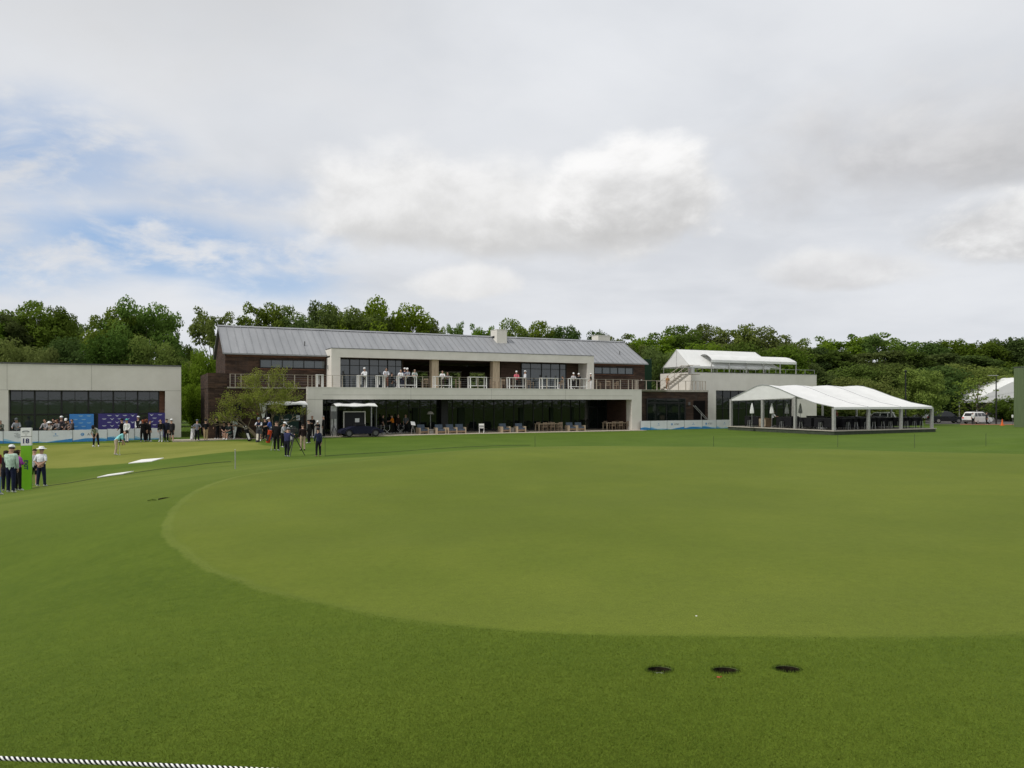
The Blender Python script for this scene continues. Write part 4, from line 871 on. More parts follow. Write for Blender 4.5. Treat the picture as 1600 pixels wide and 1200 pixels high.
W_, NAVY, BLK, KHA, GRY, LGR, CREAM = (.70,.71,.72), (.012,.016,.04), (.010,.010,.011), (.36,.28,.19), (.16,.16,.17), (.36,.37,.38), (.6,.55,.45)
WHITE_CAP = ('cap', (.75,.75,.75)); DARK_CAP = ('cap', (.02,.02,.025)); HAIR = ('hair',); LONG = ('long',)
def pn(px, Y, **k): return Vector(((px-800)/F*Y, Y, H((px-800)/F*Y, Y)))
gE = 'spectators beside the exit sign'
person('person in mint long-sleeved shirt, white cap and navy trousers beside the exit sign', pn(17, 28.6), 1.76, .12, 'relax', (.42,.56,.47), NAVY, WHITE_CAP, sleeve='long', group=gE, fat=1.08)
person('person in white shirt and wide white sun hat, hands clasped behind back', pn(64.5, 33.8), 1.74, -.05, 'back', (.66,.68,.72), NAVY, ('hat', (.75,.75,.74)), group=gE, fat=1.12)
person('person in purple jacket behind the mint-shirted spectator', pn(28, 30.6), 1.66, -.5, 'fold', (.28,.055,.30), BLK, LONG, sleeve='long', group=gE)
person('person in dark clothes half hidden at the left of the mint-shirted spectator', pn(9, 31), 1.68, .4, 'stand', (.02,.02,.022), (.015,.017,.03), LONG, sleeve='long', group=gE)
person('person in maroon shirt and blue jeans cut off by the left photo edge', pn(-6, 27.6), 1.80, -.3, 'stand', (.13,.014,.014), (.13,.21,.36), HAIR, group=gE)
person('bareheaded person in grey-white top and black shorts just right of the exit sign', pn(53, 35.3), 1.72, .2, 'stand', (.42,.43,.46), BLK, HAIR, shorts=True, group=gE)
gG = 'golfers and caddies on the practice green'
q, h = pat(150, 698, 40); person('golfer in grey-green top and dark trousers bent over a putter, facing the camera', q, 1.78, TO+.2, 'putt', (.28,.31,.28), (.014,.014,.016), DARK_CAP, group=gG)
q, h = pat(181, 711, 46); person('golfer in aqua shirt and khaki trousers bent over a putt', q, 1.80, RIGHT+.55, 'putt', (.26,.62,.66), (.40,.32,.23), DARK_CAP, group=gG, fat=1.1)
q, h = pat(191, 691, 35); person('person in black carrying a bag just behind the aqua-shirted golfer', q, 1.76, LEFT, 'relax', BLK, BLK, DARK_CAP, sleeve='long', group=gG)
q, h = pat(198.5, 691.5, 36); person('caddie in white jacket and teal cap before the purple boards', q, h, TO, 'relax', W_, (.55,.56,.58), ('cap', (.10,.42,.38)), sleeve='long', shoes=BLK, group=gG)
q, h = pat(223, 690.5, 35); person('auburn-haired person in black, left one of the huddled trio', q, 1.70, .6, 'fold', BLK, BLK, LONG, sleeve='long', hair=(.20,.06,.03), shoes=W_, group=gG)
q, h = pat(228.5, 690, 35); person('auburn-haired person in black at the middle of the huddled trio', q, 1.74, -.4, 'stand', (.014,.014,.016), BLK, LONG, sleeve='long', hair=(.17,.06,.035), group=gG)
q, h = pat(233.5, 690, 33); person('dark-haired person in black, right one of the huddled trio', q, 1.64, -.9, 'stand', BLK, BLK, HAIR, sleeve='long', shoes=W_, group=gG)
q, h = pat(251.5, 690.5, 35); person('person in black jacket with white badge and pale grey trousers', q, h, TO, 'relax', BLK, (.38,.40,.43), HAIR, sleeve='long', group=gG)
q, h = pat(260, 690.5, 36); person('bareheaded person in navy jacket between the white badge and the white cap', q, h, .15, 'stand', (.013,.015,.03), BLK, HAIR, sleeve='long', shoes=W_, group=gG)
q, h = pat(268, 690.5, 35); person('person in white cap, charcoal jacket and shorts at the pavilion corner', q, h, .4, 'stand', (.03,.028,.03), (.022,.02,.02), WHITE_CAP, shorts=True, sleeve='long', shoes=BLK, group=gG)
q, h = pat(308, 689.5, 33); person('person in grey checked shirt with hands on hips, black trousers', q, h, .25, 'hips', (.15,.16,.19), BLK, ('cap', (.12,.14,.2)), group=gG)
q, h = pat(321.5, 689, 33); person('person in black shirt and khaki trousers left of the dark doorway', q, h, .5, 'stand', (.013,.013,.014), (.42,.31,.19), DARK_CAP, group=gG)
person('person in black with a white towel at the doorway', UV(-7.2, -.9, .02), 1.74, LEFT, 'relax', BLK, BLK, DARK_CAP, sleeve='long', group=gG)
gS = 'people waiting by the clubhouse door'
q = ground(350, 687, 20); person('seated person in black shirt and pinkish shorts by the clubhouse door', q, 1.74, TO+.5, 'sit', (.014,.013,.013), (.20,.13,.12), DARK_CAP, shorts=True, group=gS)
q = ground(358.5, 687, 20); person('seated person in dark green shirt and teal shorts, legs outstretched', q, 1.76, TO-.3, 'sit', (.02,.03,.03), (.07,.12,.11), DARK_CAP, shorts=True, shoes=W_, group=gS)
q, h = pat(367, 686.5, 35); person('person in pale mint shirt and white trousers leaning with legs crossed', q, h, TO-.45, 'cross', (.42,.48,.45), W_, DARK_CAP, shoes=W_, group=gS)
q, h = pat(375, 684, 32); person('person in white shirt and black trousers beside the leaning one', q, h, TO, 'hips', W_, BLK, HAIR, sleeve='long', group=gS)
gB = 'people among the golf bags'
q, h = pat(405.5, 689, 36); person('caddie in navy and white top standing behind the white-panelled bags', q, h, TO, 'table', (.62,.64,.68), (.09,.10,.10), ('cap', (.15,.17,.2)), shorts=True, vest=(.016,.02,.05), group=gB)
q, h = pat(423, 689, 36); person('person in blue shirt and white cap bending towards the orange bag', q, h, LEFT+.2, 'table', (.05,.09,.30), (.04,.05,.10), WHITE_CAP, group=gB)
q, h = pat(432, 704.5, 50); person('tall person all in black seen from behind near the orange bag', q, h, .1, 'relax', (.013,.012,.012), BLK, HAIR, sleeve='long', group=gB, fat=1.12)
q, h = pat(448.5, 714, 45); person('camera operator in navy jacket and grey cap behind a tripod', q, h, -.15, 'film', (.030,.034,.085), (.012,.013,.02), ('cap', (.24,.25,.27)), sleeve='long', group=gB, fat=1.08)
q, h = pat(473, 704, 41); person('person in black jacket and khaki trousers right of the tripod', q, h, .5, 'stand', (.022,.014,.014), (.40,.31,.22), HAIR, sleeve='long', shoes=BLK, group=gB)
q, h = pat(497.5, 713.5, 44); person('person in navy vest with pale hood standing alone with a club', q, h, .6, 'relax', (.05,.06,.10), (.012,.013,.018), DARK_CAP, sleeve='long', vest=(.018,.022,.05), shoes=(.4,.3,.2), group=gB)
q, h = pat(441.5, 699, 42); person('person in white cap and pale shirt stooping behind the camera operator', q, 1.7, RIGHT, 'table', (.35,.36,.38), BLK, WHITE_CAP, group=gB)
q, h = pat(414, 688, 34); person('person in black half hidden between the blue shirt and the navy vest caddie', q, 1.74, .3, 'stand', BLK, BLK, DARK_CAP, sleeve='long', group=gB)
q, h = pat(483, 693, 40); person('person in black jacket right behind the khaki trousers near the pier', q, 1.76, LEFT, 'relax', (.02,.018,.018), BLK, HAIR, sleeve='long', group=gB)
person('dark-clothed person with arms folded before the cream corner pier', UV(.05, -1.9, .04), 1.80, TO, 'fold', BLK, BLK, HAIR, sleeve='long', group=gB)
person('grey-haired person in black turned sideways at the cream pier', UV(1.05, -1.6, .04), 1.80, LEFT, 'stand', (.02,.018,.018), BLK, HAIR, sleeve='long', hair=(.25,.24,.23), group=gB)
person('person in white cap crouched low in front of the cream pier', UV(.25, -3.2, .0), 1.45, TO, 'table', BLK, BLK, WHITE_CAP, sleeve='long', group=gB)
gP = 'people on the ground-floor patio'
person('person in bright orange shirt standing on the patio', UV(u_at(614, 2.6), 2.6, .045), 1.76, LEFT, 'table', (.62,.20,.02), BLK, HAIR, group=gP)
person('person in dark clothes on the patio left of the orange shirt', UV(u_at(598, 2.9), 2.9, .045), 1.74, RIGHT, 'stand', (.02,.022,.025), BLK, HAIR, group=gP)
person('person in grey shirt on the patio right of the orange shirt', UV(u_at(634, 3.0), 3.0, .045), 1.76, TO, 'relax', (.10,.11,.12), BLK, HAIR, group=gP)
person('person in dark suit close behind the orange shirt', UV(u_at(622, 3.2), 3.2, .045), 1.75, TO+.4, 'stand', (.03,.015,.01), BLK, HAIR, sleeve='long', group=gP)
gT = 'guests on the balcony'
def bal(px, v, label, H_, rz, pose, *a, **k): person(label, UV(u_at(px, v), v, 4.264), H_, rz, pose, *a, group=gT, **k)
bal(570.5, 1.0, 'guest in white top and white cap leaning at the leftmost balcony table', 1.74, TO-.3, 'table', W_, BLK, WHITE_CAP, sleeve='long')
bal(603.5, 1.2, 'guest in pale grey shirt and brown trousers on the balcony', 1.82, TO+.2, 'table', (.55,.56,.60), (.22,.10,.07), HAIR, sleeve='long')
bal(626.5, 1.6, 'guest in white shirt at left of the four at one balcony table', 1.70, TO, 'table', W_, NAVY, HAIR, hair=(.4,.38,.36))
bal(632.5, 1.9, 'guest in navy top and white cap, second from left in the balcony four', 1.82, TO, 'stand', (.03,.035,.08), NAVY, WHITE_CAP)
bal(637.5, 1.8, 'guest in grey shirt and white cap, third from left in the balcony four', 1.82, TO-.2, 'table', (.30,.32,.36), BLK, WHITE_CAP)
bal(647.5, 1.4, 'guest in pale green shirt at right of the four at one balcony table', 1.74, TO+.4, 'table', (.42,.46,.44), BLK, HAIR, hair=(.45,.43,.4))
bal(691.5, 1.5, 'guest in white shirt behind the balcony table by the left pale column', 1.66, TO, 'table', W_, (.05,.03,.03), HAIR, hair=(.3,.26,.2))
bal(699.5, 1.6, 'guest in dark top beside the white shirt by the left pale column', 1.52, TO, 'table', (.10,.08,.08), BLK, HAIR, hair=(.3,.25,.2))
bal(807, 1.4, 'guest in coral pink shirt and white cap at a balcony table', 1.72, TO, 'table', (.55,.13,.17), BLK, WHITE_CAP, fat=1.15)
bal(820, 1.0, 'guest in white patterned top next to the pink shirt', 1.74, RIGHT+.4, 'relax', (.52,.53,.55), BLK, WHITE_CAP)
bal(896, 1.4, 'guest in white cap at left behind the rightmost balcony table', 1.66, TO, 'table', (.45,.44,.45), BLK, WHITE_CAP)
bal(904.5, 1.5, 'guest in white visor and black top behind the rightmost balcony table', 1.62, TO-.2, 'table', (.02,.02,.022), BLK, WHITE_CAP)
bal(923.5, 1.2, 'guest in black and white beside the right end of the upper frame', 1.60, LEFT, 'relax', (.02,.02,.02), W_, WHITE_CAP)
bal(880.5, 1.7, 'seated guest in black on the balcony before the right glass', 1.72, LEFT, 'sit', BLK, (.3,.3,.32), HAIR, sleeve='long')
bal(612, 2.2, 'seated guest in black on the balcony right of the brown trousers', 1.72, RIGHT, 'sit', BLK, BLK, HAIR, sleeve='long')
gF = 'spectators behind the banner fence'
def fen(px, v, label, H_, rz, pose, *a, **k):
    c = UV(u_at(px, v), v); c.z = H(c.x, c.y); person(label, c, H_, rz, pose, *a, group=gF, **k)
fen(3, 1.6, 'spectator in grey-green top behind the far left end of the fence', 1.74, TO, 'lean_fence', (.10,.11,.09), GRY, HAIR, sleeve='long', hair=(.25,.22,.2))
fen(27, 1.5, 'spectator in grey hooded top leaning one arm on the fence', 1.84, TO+.3, 'lean_fence', (.26,.27,.30), BLK, ('cap', (.10,.11,.12)), sleeve='long', fat=1.12)
fen(72, 1.6, 'spectator in pale grey jacket at left of the fence crowd', 1.76, TO, 'lean_fence', (.32,.31,.33), BLK, HAIR, sleeve='long')
fen(78.5, 1.4, 'short spectator in wide white hat leaning over the fence', 1.56, TO, 'lean_fence', (.42,.38,.34), GRY, ('hat', (.75,.75,.74)), sleeve='long')
fen(85, 2.2, 'spectator in black in the second row of the fence crowd', 1.78, TO, 'phone', BLK, BLK, HAIR, sleeve='long')
fen(91, 1.6, 'spectator with brown hair in grey striped top at the fence', 1.72, TO-.2, 'lean_fence', (.20,.19,.20), BLK, LONG, sleeve='long', hair=(.13,.05,.03))
fen(96.5, 2.1, 'tall spectator in white cap and dark top in the fence crowd', 1.90, TO, 'stand', (.05,.04,.045), BLK, WHITE_CAP, sleeve='long')
fen(104, 1.6, 'spectator in white cap and black top near the blue board', 1.76, TO+.3, 'lean_fence', (.03,.03,.035), BLK, WHITE_CAP)
fen(109, 1.5, 'spectator with crossed arms at the fence left of the blue board', 1.64, TO, 'lean_fence', (.16,.13,.13), BLK, HAIR, sleeve='long')
fen(113, 1.9, 'spectator in dark jacket overlapping the left edge of the blue board', 1.70, TO-.5, 'stand', (.05,.045,.05), BLK, HAIR, sleeve='long')
fen(216, 1.9, 'spectator in white cap and black vest before the purple boards', 1.80, TO, 'stand', W_, BLK, WHITE_CAP, vest=BLK, sleeve='long')
person('person in white shirt and black trousers behind the white car', far(1520.5, 109), 1.80, -.2, 'stand', W_, BLK, HAIR, group='people by the parked cars')
person('person in dark clothes at the open side of the white car', far(1541.5, 111), 1.82, RIGHT, 'relax', (.03,.03,.035), BLK, HAIR, sleeve='long', group='people by the parked cars')
person('server in white shirt inside the dining tent near the wooden cabinet', TW(.9, 8.3), 1.66, RIGHT, 'table', W_, BLK, HAIR, group='people in the dining tent')
person('person in orange-red shirt standing in the dining tent', TW(10.2, 8.5), 1.75, LEFT, 'relax', (.42,.15,.10), GRY, HAIR, group='people in the dining tent')
person('person in white shirt leaning on a counter in the dining tent', TW(11.9, 6.0), 1.70, TO, 'table', W_, BLK, HAIR, group='people in the dining tent')
person('person in tan clothes standing at the stair foot by the cream building', UV(u_at(1043, 2.0), 2.0, 4.264), 1.6, TO, 'stand', (.35,.20,.09), (.2,.12,.07), HAIR, group='people by the outside stair')
build_people()
# ------------------------------------------------------------------ fences, signs, boards
def banner_fence(label, ends, cat_group, marks, h=.93):
    """upright panels in a row; each panel is one thing"""
    for i, (a, b) in enumerate(ends):
        a = Vector(a); b = Vector(b); L = (b-a).xy.length; ang = math.atan2(b.y-a.y, b.x-a.x)
        z = min(H(a.x, a.y), H(b.x, b.y)) if cat_group[1] else 0
        t = thing('banner_panel', label[i], 'banner', (a.x, a.y, z), ang, cat_group[0])
        MB().box(.012, L-.012, -.02, .02, .03, h).build('panel', M['banner'], t)
        MB().box(-.012, .008, -.03, .03, -.1, h+.01).box(L-.008, L+.012, -.03, .03, -.1, h+.01).build('upright', M['coping'], t)
        ph = i*1.7
        def wave(name, m, y, f):
            top = [(x, f(x)) for x in np.linspace(.014, L-.014, 22)]
            MB().prism([(.014, .032)]+top+[(L-.014, .032)], y, y+.004).build(name, m, t)
        wave('pale_wave', M['sky_blue'], -.0245, lambda x: .21+.11*math.sin(x*1.9+ph)+.05*math.sin(x*4+ph))
        wave('wave', M['blue'], -.029, lambda x: .165+.12*math.sin(x*1.5+ph+.9))
        mk = marks[i]; Mt = Matrix.Translation((L*.52, -.024, .58))@Matrix.Rotation(R(90), 4, 'X')
        if mk == 'att':
            MB().lathe([(.12, -.024), (.12, -.0205)], (L*.28, 0, .58), 20, 'y').build('globe_logo', M['blue'], t)
            s = MB()
            for k in (-.06, 0, .06): s.box(L*.28-.09+abs(k)*.4, L*.28+.03, -.0275, -.0245, .57+k, .59+k)
            s.build('globe_stripe', M['banner'], t); text('lettering', 'AT&T', .26, M['ink_grey'], t, Matrix.Translation((L*.56, -.024, .58))@Matrix.Rotation(R(90), 4, 'X'), .002, .004)
        elif mk == 'logo':
            s = MB()
            for k, (x0, x1, zz) in enumerate(((.30,.42,.74),(.36,.62,.66),(.30,.64,.58),(.33,.60,.50),(.40,.52,.43))): s.box(L*x0, L*x1, -.0245, -.0205, zz-.013, zz+.013)
            s.build('crest_logo', M['ink_grey'], t)
        elif mk == 'small':
            s = MB(); s.lathe([(.05, -.0245), (.05, -.0205)], (L*.5, 0, .66), 14, 'y').box(L*.42, L*.58, -.0245, -.0205, .50, .53).build('emblem', M['blue'], t)
def fpt(px, v): p = UV(u_at(px, v), v); return p
ex = [-30, 5, 60, 113.5, 167.5, 210, 249]
ends = [(fpt(ex[i], 1.0), fpt(ex[i+1], 1.0)) for i in range(6)]
banner_fence(['white banner panel with a blue wave cut off at the left photo edge','white banner panel with grey crest logo behind the exit sign','plain white wave banner panel under the leaning fence crowd','white banner panel with blue globe logo left of the aqua-shirted golfer',
 'plain white wave banner panel behind the teal-capped caddie','white banner panel with grey crest at the right end of the left fence'], ends, ('banner panels of the practice green fence', True), [None,'logo','small','att',None,'logo'])
ex = [1000.5, 1042, 1069, 1088, 1118.5, 1144]
ex = [1000.5, 1016, 1042, 1069, 1097, 1119, 1144.5]
ends = [(fpt(ex[i], -.35), fpt(ex[i+1], -.35)) for i in range(6)]
lab = ['short white banner panel against the right cream pier','white banner panel with small blue emblem left of the globe banner','white globe-logo banner panel below the dark wing window','white banner panel under the right half of the wing window','white globe-logo banner panel in front of the outdoor stair','white banner panel with emblem touching the dining tent']
banner_fence(lab, ends, ('banner panels in front of the dark wing', False), [None,'small','att','small','att','small'], .98)
def board(label, px0, px1, v, z0, z1, m, horn):
    a, b = UV(u_at(px0, v), v), UV(u_at(px1, v), v); L = (b-a).length
    t = thing('backdrop_board', label, 'backdrop', (a.x, a.y, H(a.x, a.y)), ANG, 'printed backdrop boards')
    MB().box(0, L, 0, .04, z0, z1).build('board', m, t); s = MB()
    nx, nz = int(L/.52), 7
    for r in range(nz):
        for c in range(nx):
            x = (c+.5+(.25 if r % 2 else -.1))*L/nx; z = z1-.16-r*.27
            if not .25 < x < L-.25: continue
            if horn and (c+r) % 2 == 0: s.prism([(x-.16, z+.07), (x-.07, z+.025), (x, z-.01), (x+.07, z+.025), (x+.16, z+.07), (x+.08, z-.015), (x+.025, z-.08), (x-.025, z-.08), (x-.08, z-.015)], -.004, -.001)
            else: s.box(x-.15, x+.15, -.004, -.001, z-.005, z+.03); s.box(x-.09, x+.09, -.004, -.001, z-.04, z-.02)
    s.build('print', M['print'] if horn else M['sky_blue'], t)
    MB().box(.05, .11, .042, .10, -.1, z0+.4).box(L-.11, L-.05, .042, .10, -.1, z0+.4).build('leg', M['coping'], t)
board('light blue printed backdrop board behind the fence', 108.5, 146.5, 2.6, .15, 2.08, M['board_blue'], False)
board('long purple backdrop board with white horn marks behind the bent golfers', 153.5, 214.5, 2.6, .15, 2.08, M['board_purple'], True)
board('short purple backdrop board with white horn marks at the pavilion corner', 231.5, 258, 2.6, .15, 2.08, M['board_purple'], True)
# exit sign
q = pn(41.5, 31.2); q.z = H(q.x, q.y); t = thing('exit_sign', 'tall green EXIT sign with a white 18 panel on top', 'sign', q, R(17))
w = .36/2; MB().prism([(-w, .0), (w, .0), (w, 1.82), (-w, 1.82)], -.10, .10).build('green_panel', M['sign_green'], t)
MB().box(-w, w, -.10, .10, 1.823, 2.18).build('number_panel', M['sign_white'], t); MB().box(-w-.005, w+.005, -.103, .103, 2.2, 2.54).build('logo_panel', M['sign_white'], t)
MB().box(-w+.01, w-.01, -.09, .09, 2.18, 2.2).build('joint', M['coping'], t)
text('number', '18', .27, M['ink'], t, Matrix.Translation((-.01, -.102, 2.0))@Matrix.Rotation(R(90), 4, 'X'), .002, .008)
text('lettering', 'EXIT', .19, M['ink'], t, Matrix.Translation((0, -.102, 1.03))@Matrix.Rotation(R(90), 4, 'X')@Matrix.Rotation(R(-90), 4, 'Z'), .002, .005)
s = MB()
for k in range(9): a = PI*(.15+.7*k/8); s.box(.0-math.cos(a)*.13-.012, -math.cos(a)*.13+.012, -.107, -.1035, 2.36+.05*math.sin(a)-.02, 2.36+.05*math.sin(a)+.03)
s.box(-.09, .09, -.107, -.1035, 2.33, 2.345).box(-.03, .05, -.107, -.1035, 2.245, 2.265).build('crest_logo', M['ink_grey'], t)
s = MB()
for d in (-.1, .1): s.tube([(-w-.02, d, .5), (-w-.18, d*1.6, .0), (-w+.02, d*1.3, .01)], .012, 6)
s.build('stand', M['steel'], t)
# white mats on the practice green slope
def mat_(px0, px1, py, label, rz, wd):
    a = ground((px0+px1)/2, py, 25); L = (px1-px0)/F*a.y*.85
    t = MB(); n = 8
    rows = []
    c, s_ = math.cos(rz), math.sin(rz)
    for i in range(n+1):
        r = []
        for j in range(3):
            x = (i/n-.5)*L; y = (j/2-.5)*wd; X_, Y_ = a.x+x*c-y*s_, a.y+x*s_+y*c; r.append((X_-a.x, Y_-a.y, H(X_, Y_)-a.z+.035))
        rows.append(r)
    tag(t.sheet(rows, .05).build('ground_board', M['white'], None, False, a), label, 'board', 'white boards lying on the grass')
mat_(157.5, 204, 741.5, 'white board lying on dark grass, nearer to the camera', R(4), 1.1)
mat_(208.5, 249.5, 720, 'white board lying at the practice green edge, farther from the camera', R(3), 1.7)
# gallery rope in front of the photographer, and stakes
def twist():
    A, B = Vector((-1.9, 1.245, CZ-.5400)), Vector((.9, 1.245, CZ-.6630)); L = (B-A).length; d = (B-A)/L; a = d.cross(Vector((0, 0, 1))).normalized(); b = d.cross(a)
    t = thing('gallery_rope', 'black and white twisted rope across the bottom left corner', 'rope', A)
    pitch, rad, sr = .0175, .00185, .0018
    for k in range(4):
        n = int(L/.0016); pts = []
        for i in range(n+1):
            s = L*i/n; ph = 2*PI*(s/pitch+k/4); sag = Vector((0, 0, 0)); pts.append(d*s+(a*math.cos(ph)+b*math.sin(ph))*rad+sag)
        MB().tube(pts, sr, 6).build('strand', M['white'] if k % 2 == 0 else M['dark'], t, 2)
twist()
def stake(px, py0, py1, label, thick=.012, m='skirt', knob=False):
    q = ground(px, py1, 5); h_ = max(.5, (py1-py0)/F*q.y); t = thing('rope_stake', label, 'stake', q, 0, 'thin rope stakes in the grass')
    MB().tube([(0, 0, -.1), (0, 0, h_)], thick, 7).build('stake_rod', M[m], t)
    MB().tube([(0, 0, h_-.05), (0, -.03, h_-.02), (0, -.03, h_+.02), (0, 0, h_+.04)], thick*.6, 6).build('hook', M['steel' if knob else m], t)
stake(367.5, 704, 733, 'grey metal rope stake on the slope left of the green', .017, 'steel', True)
stake(508, 687, 713, 'thin dark stake beside the person in the navy vest')
stake(836, 682, 698, 'thin green stake on the lawn below the balcony centre'); stake(1115, 682, 697.5, 'thin green stake in front of the right banner row'); stake(1309, 680, 699, 'thin green stake in front of the dining tent')
stake(1429, 679, 700, 'thin green stake right of the dining tent corner'); stake(1540.5, 678, 697, 'thin green stake below the white car')
def low_rope(name, label, pts, r=.012):
    P_ = []
    for (a, b) in zip(pts, pts[1:]):
        for i in range(12):
            f = i/12; x = a.x+(b.x-a.x)*f; y = a.y+(b.y-a.y)*f; P_.append(Vector((x, y, H(x, y)+.02+.02*math.sin(f*PI))))
    tag(MB().tube(P_, r, 6).build(name, M['skirt'], None, 2), label, 'rope', 'dark ropes lying on the grass')
low_rope('ground_rope', 'dark rope on the grass from the exit sign to the grey stake', [pn(44, 31.6), pn(110, 33.5), pn(200, 34.5), pn(290, 36.5), pn(367, 39)], .013)
low_rope('ground_rope', 'dark rope on the grass right of the person in the navy vest', [ground(508, 713, 20), pn(600, 47.5), pn(740, 51.5), pn(836, 53)], .012)

# ------------------------------------------------------------------ balcony tables, chairs, patio furniture
def bar_table(label, px0, px1, v, first=[]):
    a, b = u_at(px0, v), u_at(px1, v); L = b-a
    t = thing('bar_table', label, 'table', UV((a+b)/2, v, 4.264), ANG, 'white framed bar tables along the balcony')
    MB().box(-L/2, L/2, -.33, .33, 1.03, 1.09).build('table_top', M['white'], t)
    for sx_ in (-1, 1):
        for sy in (-1, 1): MB().box(sx_*(L/2-.05)-.04, sx_*(L/2-.05)+.04, sy*.27-.04, sy*.27+.04, 0, 1.028).build('leg', M['white'], t)
    if L > 1: MB().box(-L/2+.1, L/2-.1, -.30, -.24, .22, .28).box(-L/2+.1, L/2-.1, .24, .30, .22, .28).build('foot_rail', M['white'], t)
    MB().box(-.03, .03, .22, .28, .28, 1.028).build('middle_leg', M['white'], t)
bar_table('narrow white bar table on the balcony left of the upper frame', 494, 504.5, .75)
bar_table('narrow white bar table in front of the white-capped balcony guest', 558.5, 572, .75)
bar_table('low-looking white bar table left of the brown-trousered guest', 588, 600.5, .75)
bar_table('white bar table where four balcony guests stand together', 621, 650, .75)
bar_table('white bar table in front of the left pale column', 677.5, 704.5, .75)
bar_table('empty white bar table between the two pale columns', 732.5, 759, .75)
bar_table('white bar table in front of the pink-shirted guest', 793.5, 820, .75)
bar_table('empty white bar table in front of the right upper glass', 844.5, 870, .75)
bar_table('rightmost white bar table with two white-capped guests behind it', 889.5, 915, .75)
def chair_proto(name, label, group, m):
    t = thing(name, label, 'chair', (0, 0, 0), 0, group)
    MB().box(-.24, .24, -.23, .24, .42, .46).build('seat', m, t)
    b = MB(); b.box(-.24, .24, .215, .245, .78, .90)
    for k in range(5): x = -.18+k*.09; b.box(x-.012, x+.012, .222, .238, .46, .782)
    b.build('backrest', m, t)
    for sx_ in (-1, 1):
        MB().box(sx_*.22-.022, sx_*.22+.022, -.22, -.176, 0, .66).build('leg', m, t); MB().box(sx_*.22-.022, sx_*.22+.022, .20, .244, 0, .8).build('leg', m, t)
        MB().box(sx_*.22-.03, sx_*.22+.03, -.22, .22, .662, .69).build('armrest', m, t)
    return t
used = set()
def place(proto, loc, rz, label):
    if proto.name not in used:
        used.add(proto.name); proto.location = loc; proto.rotation_euler.z = rz; proto['label'] = label; return proto
    return dup(proto, loc, rz, label)
ch = chair_proto('dining_chair', 'x', 'wooden armchairs on the balcony and patio', M['chair'])
for px, v, rz, lb in [(935, 1.0, 1.2, 'wooden armchair on the balcony just right of the upper frame'), (950, 1.2, 2.6, 'wooden armchair on the balcony, middle of the three by the brick wall'), (962, 1.1, -2.6, 'wooden armchair on the balcony, right one of the three by the brick wall'),
  (770, 1.3, 1.4, 'wooden armchair on the balcony left of the right pale column'), (784, 1.2, -1.2, 'wooden armchair on the balcony under the right pale column'), (829, 1.5, .4, 'wooden armchair on the balcony right of the pink-shirted guest'), (876, 1.1, -1.4, 'wooden armchair on the balcony beside the seated guest in black'),
  (716, 1.6, 1.0, 'wooden armchair on the balcony in front of the left hall opening'), (664, 1.5, -.8, 'wooden armchair on the balcony left of the left pale column')]:
    place(ch, UV(u_at(px, v), v, 4.264), ANG+rz, lb)
def dining(px0, px1, v, label, lbs):
    a, b = u_at(px0, v), u_at(px1, v); L = b-a; c = UV((a+b)/2, v, .046)
    t = thing('dining_table', label, 'table', c, ANG, 'long dining tables on the patio')
    MB().box(-L/2, L/2, -.45, .45, .70, .76).build('table_top', M['wood_pale'], t)
    for sx_ in (-1, 1):
        for sy in (-1, 1): MB().box(sx_*(L/2-.1)-.04, sx_*(L/2-.1)+.04, sy*.38-.04, sy*.38+.04, 0, .698).build('leg', M['wood_pale'], t)
    for i, (f, side) in enumerate(((-.30, -1), (.02, -1), (.34, -1), (-.25, 1), (.25, 1))):
        place(ch, c+EU*(L*f)+EV*(side*.62), ANG+(PI if side < 0 else 0)+random.uniform(-.15, .15), lbs % ('left front', 'middle front', 'right front', 'left back', 'right back')[i])
dining(838, 875, 1.3, 'long brown dining table on the patio below the right glass', 'wooden armchair, %s seat of the patio table below the right glass')
dining(944, 981, 1.4, 'pale dining table on the patio by the right cream pier', 'wooden armchair, %s seat of the patio table by the right pier')
lc = thing('lounge_chair', 'x', 'armchair', (0, 0, 0), 0, 'cushioned lounge chairs along the patio edge')
MB().box(-.42, .42, -.40, .38, .10, .26).build('base', M['wood'], lc)
for s in (-1, 1): MB().box(s*.42-.05, s*.42+.05, -.42, .42, 0, .56).build('armrest', M['wood_pale'], lc)
MB().box(-.365, .365, -.36, .36, .262, .42).build('seat_cushion', M['cushion'], lc); MB().add([(-.36,.22,.42),(.36,.22,.42),(.36,.40,.42),(-.36,.40,.42),(-.36,.36,.84),(.36,.36,.84),(.36,.48,.82),(-.36,.48,.82)], [(0,3,2,1),(4,5,6,7),(0,1,5,4),(1,2,6,5),(2,3,7,6),(3,0,4,7)]).build('back_cushion', M['cushion'], lc)
MB().box(-.40, .40, .38, .42, .2, .6).build('back_frame', M['wood'], lc)
for px, v, rz, lb in [(660, 1.0, .1, 'lounge chair left of the patio heater lamp'), (687.5, .5, 0, 'blue-cushioned lounge chair just right of the patio lamp'), (704.5, .5, .05, 'blue-cushioned lounge chair in front of the dark pillar'), (719, .5, -.1, 'lounge chair nearest the white folding chair on its left'),
   (788, .6, .1, 'lounge chair right of the white folding chair, left one of its pair'), (812.5, .5, -.05, 'lounge chair left of the long brown dining table'), (892, .7, .0, 'lounge chair right of the long brown table, left one of its pair'), (905.5, .7, -.05, 'lounge chair right of the long brown table, right one of its pair')]:
    place(lc, UV(u_at(px, v), v, .046), ANG+rz, lb)
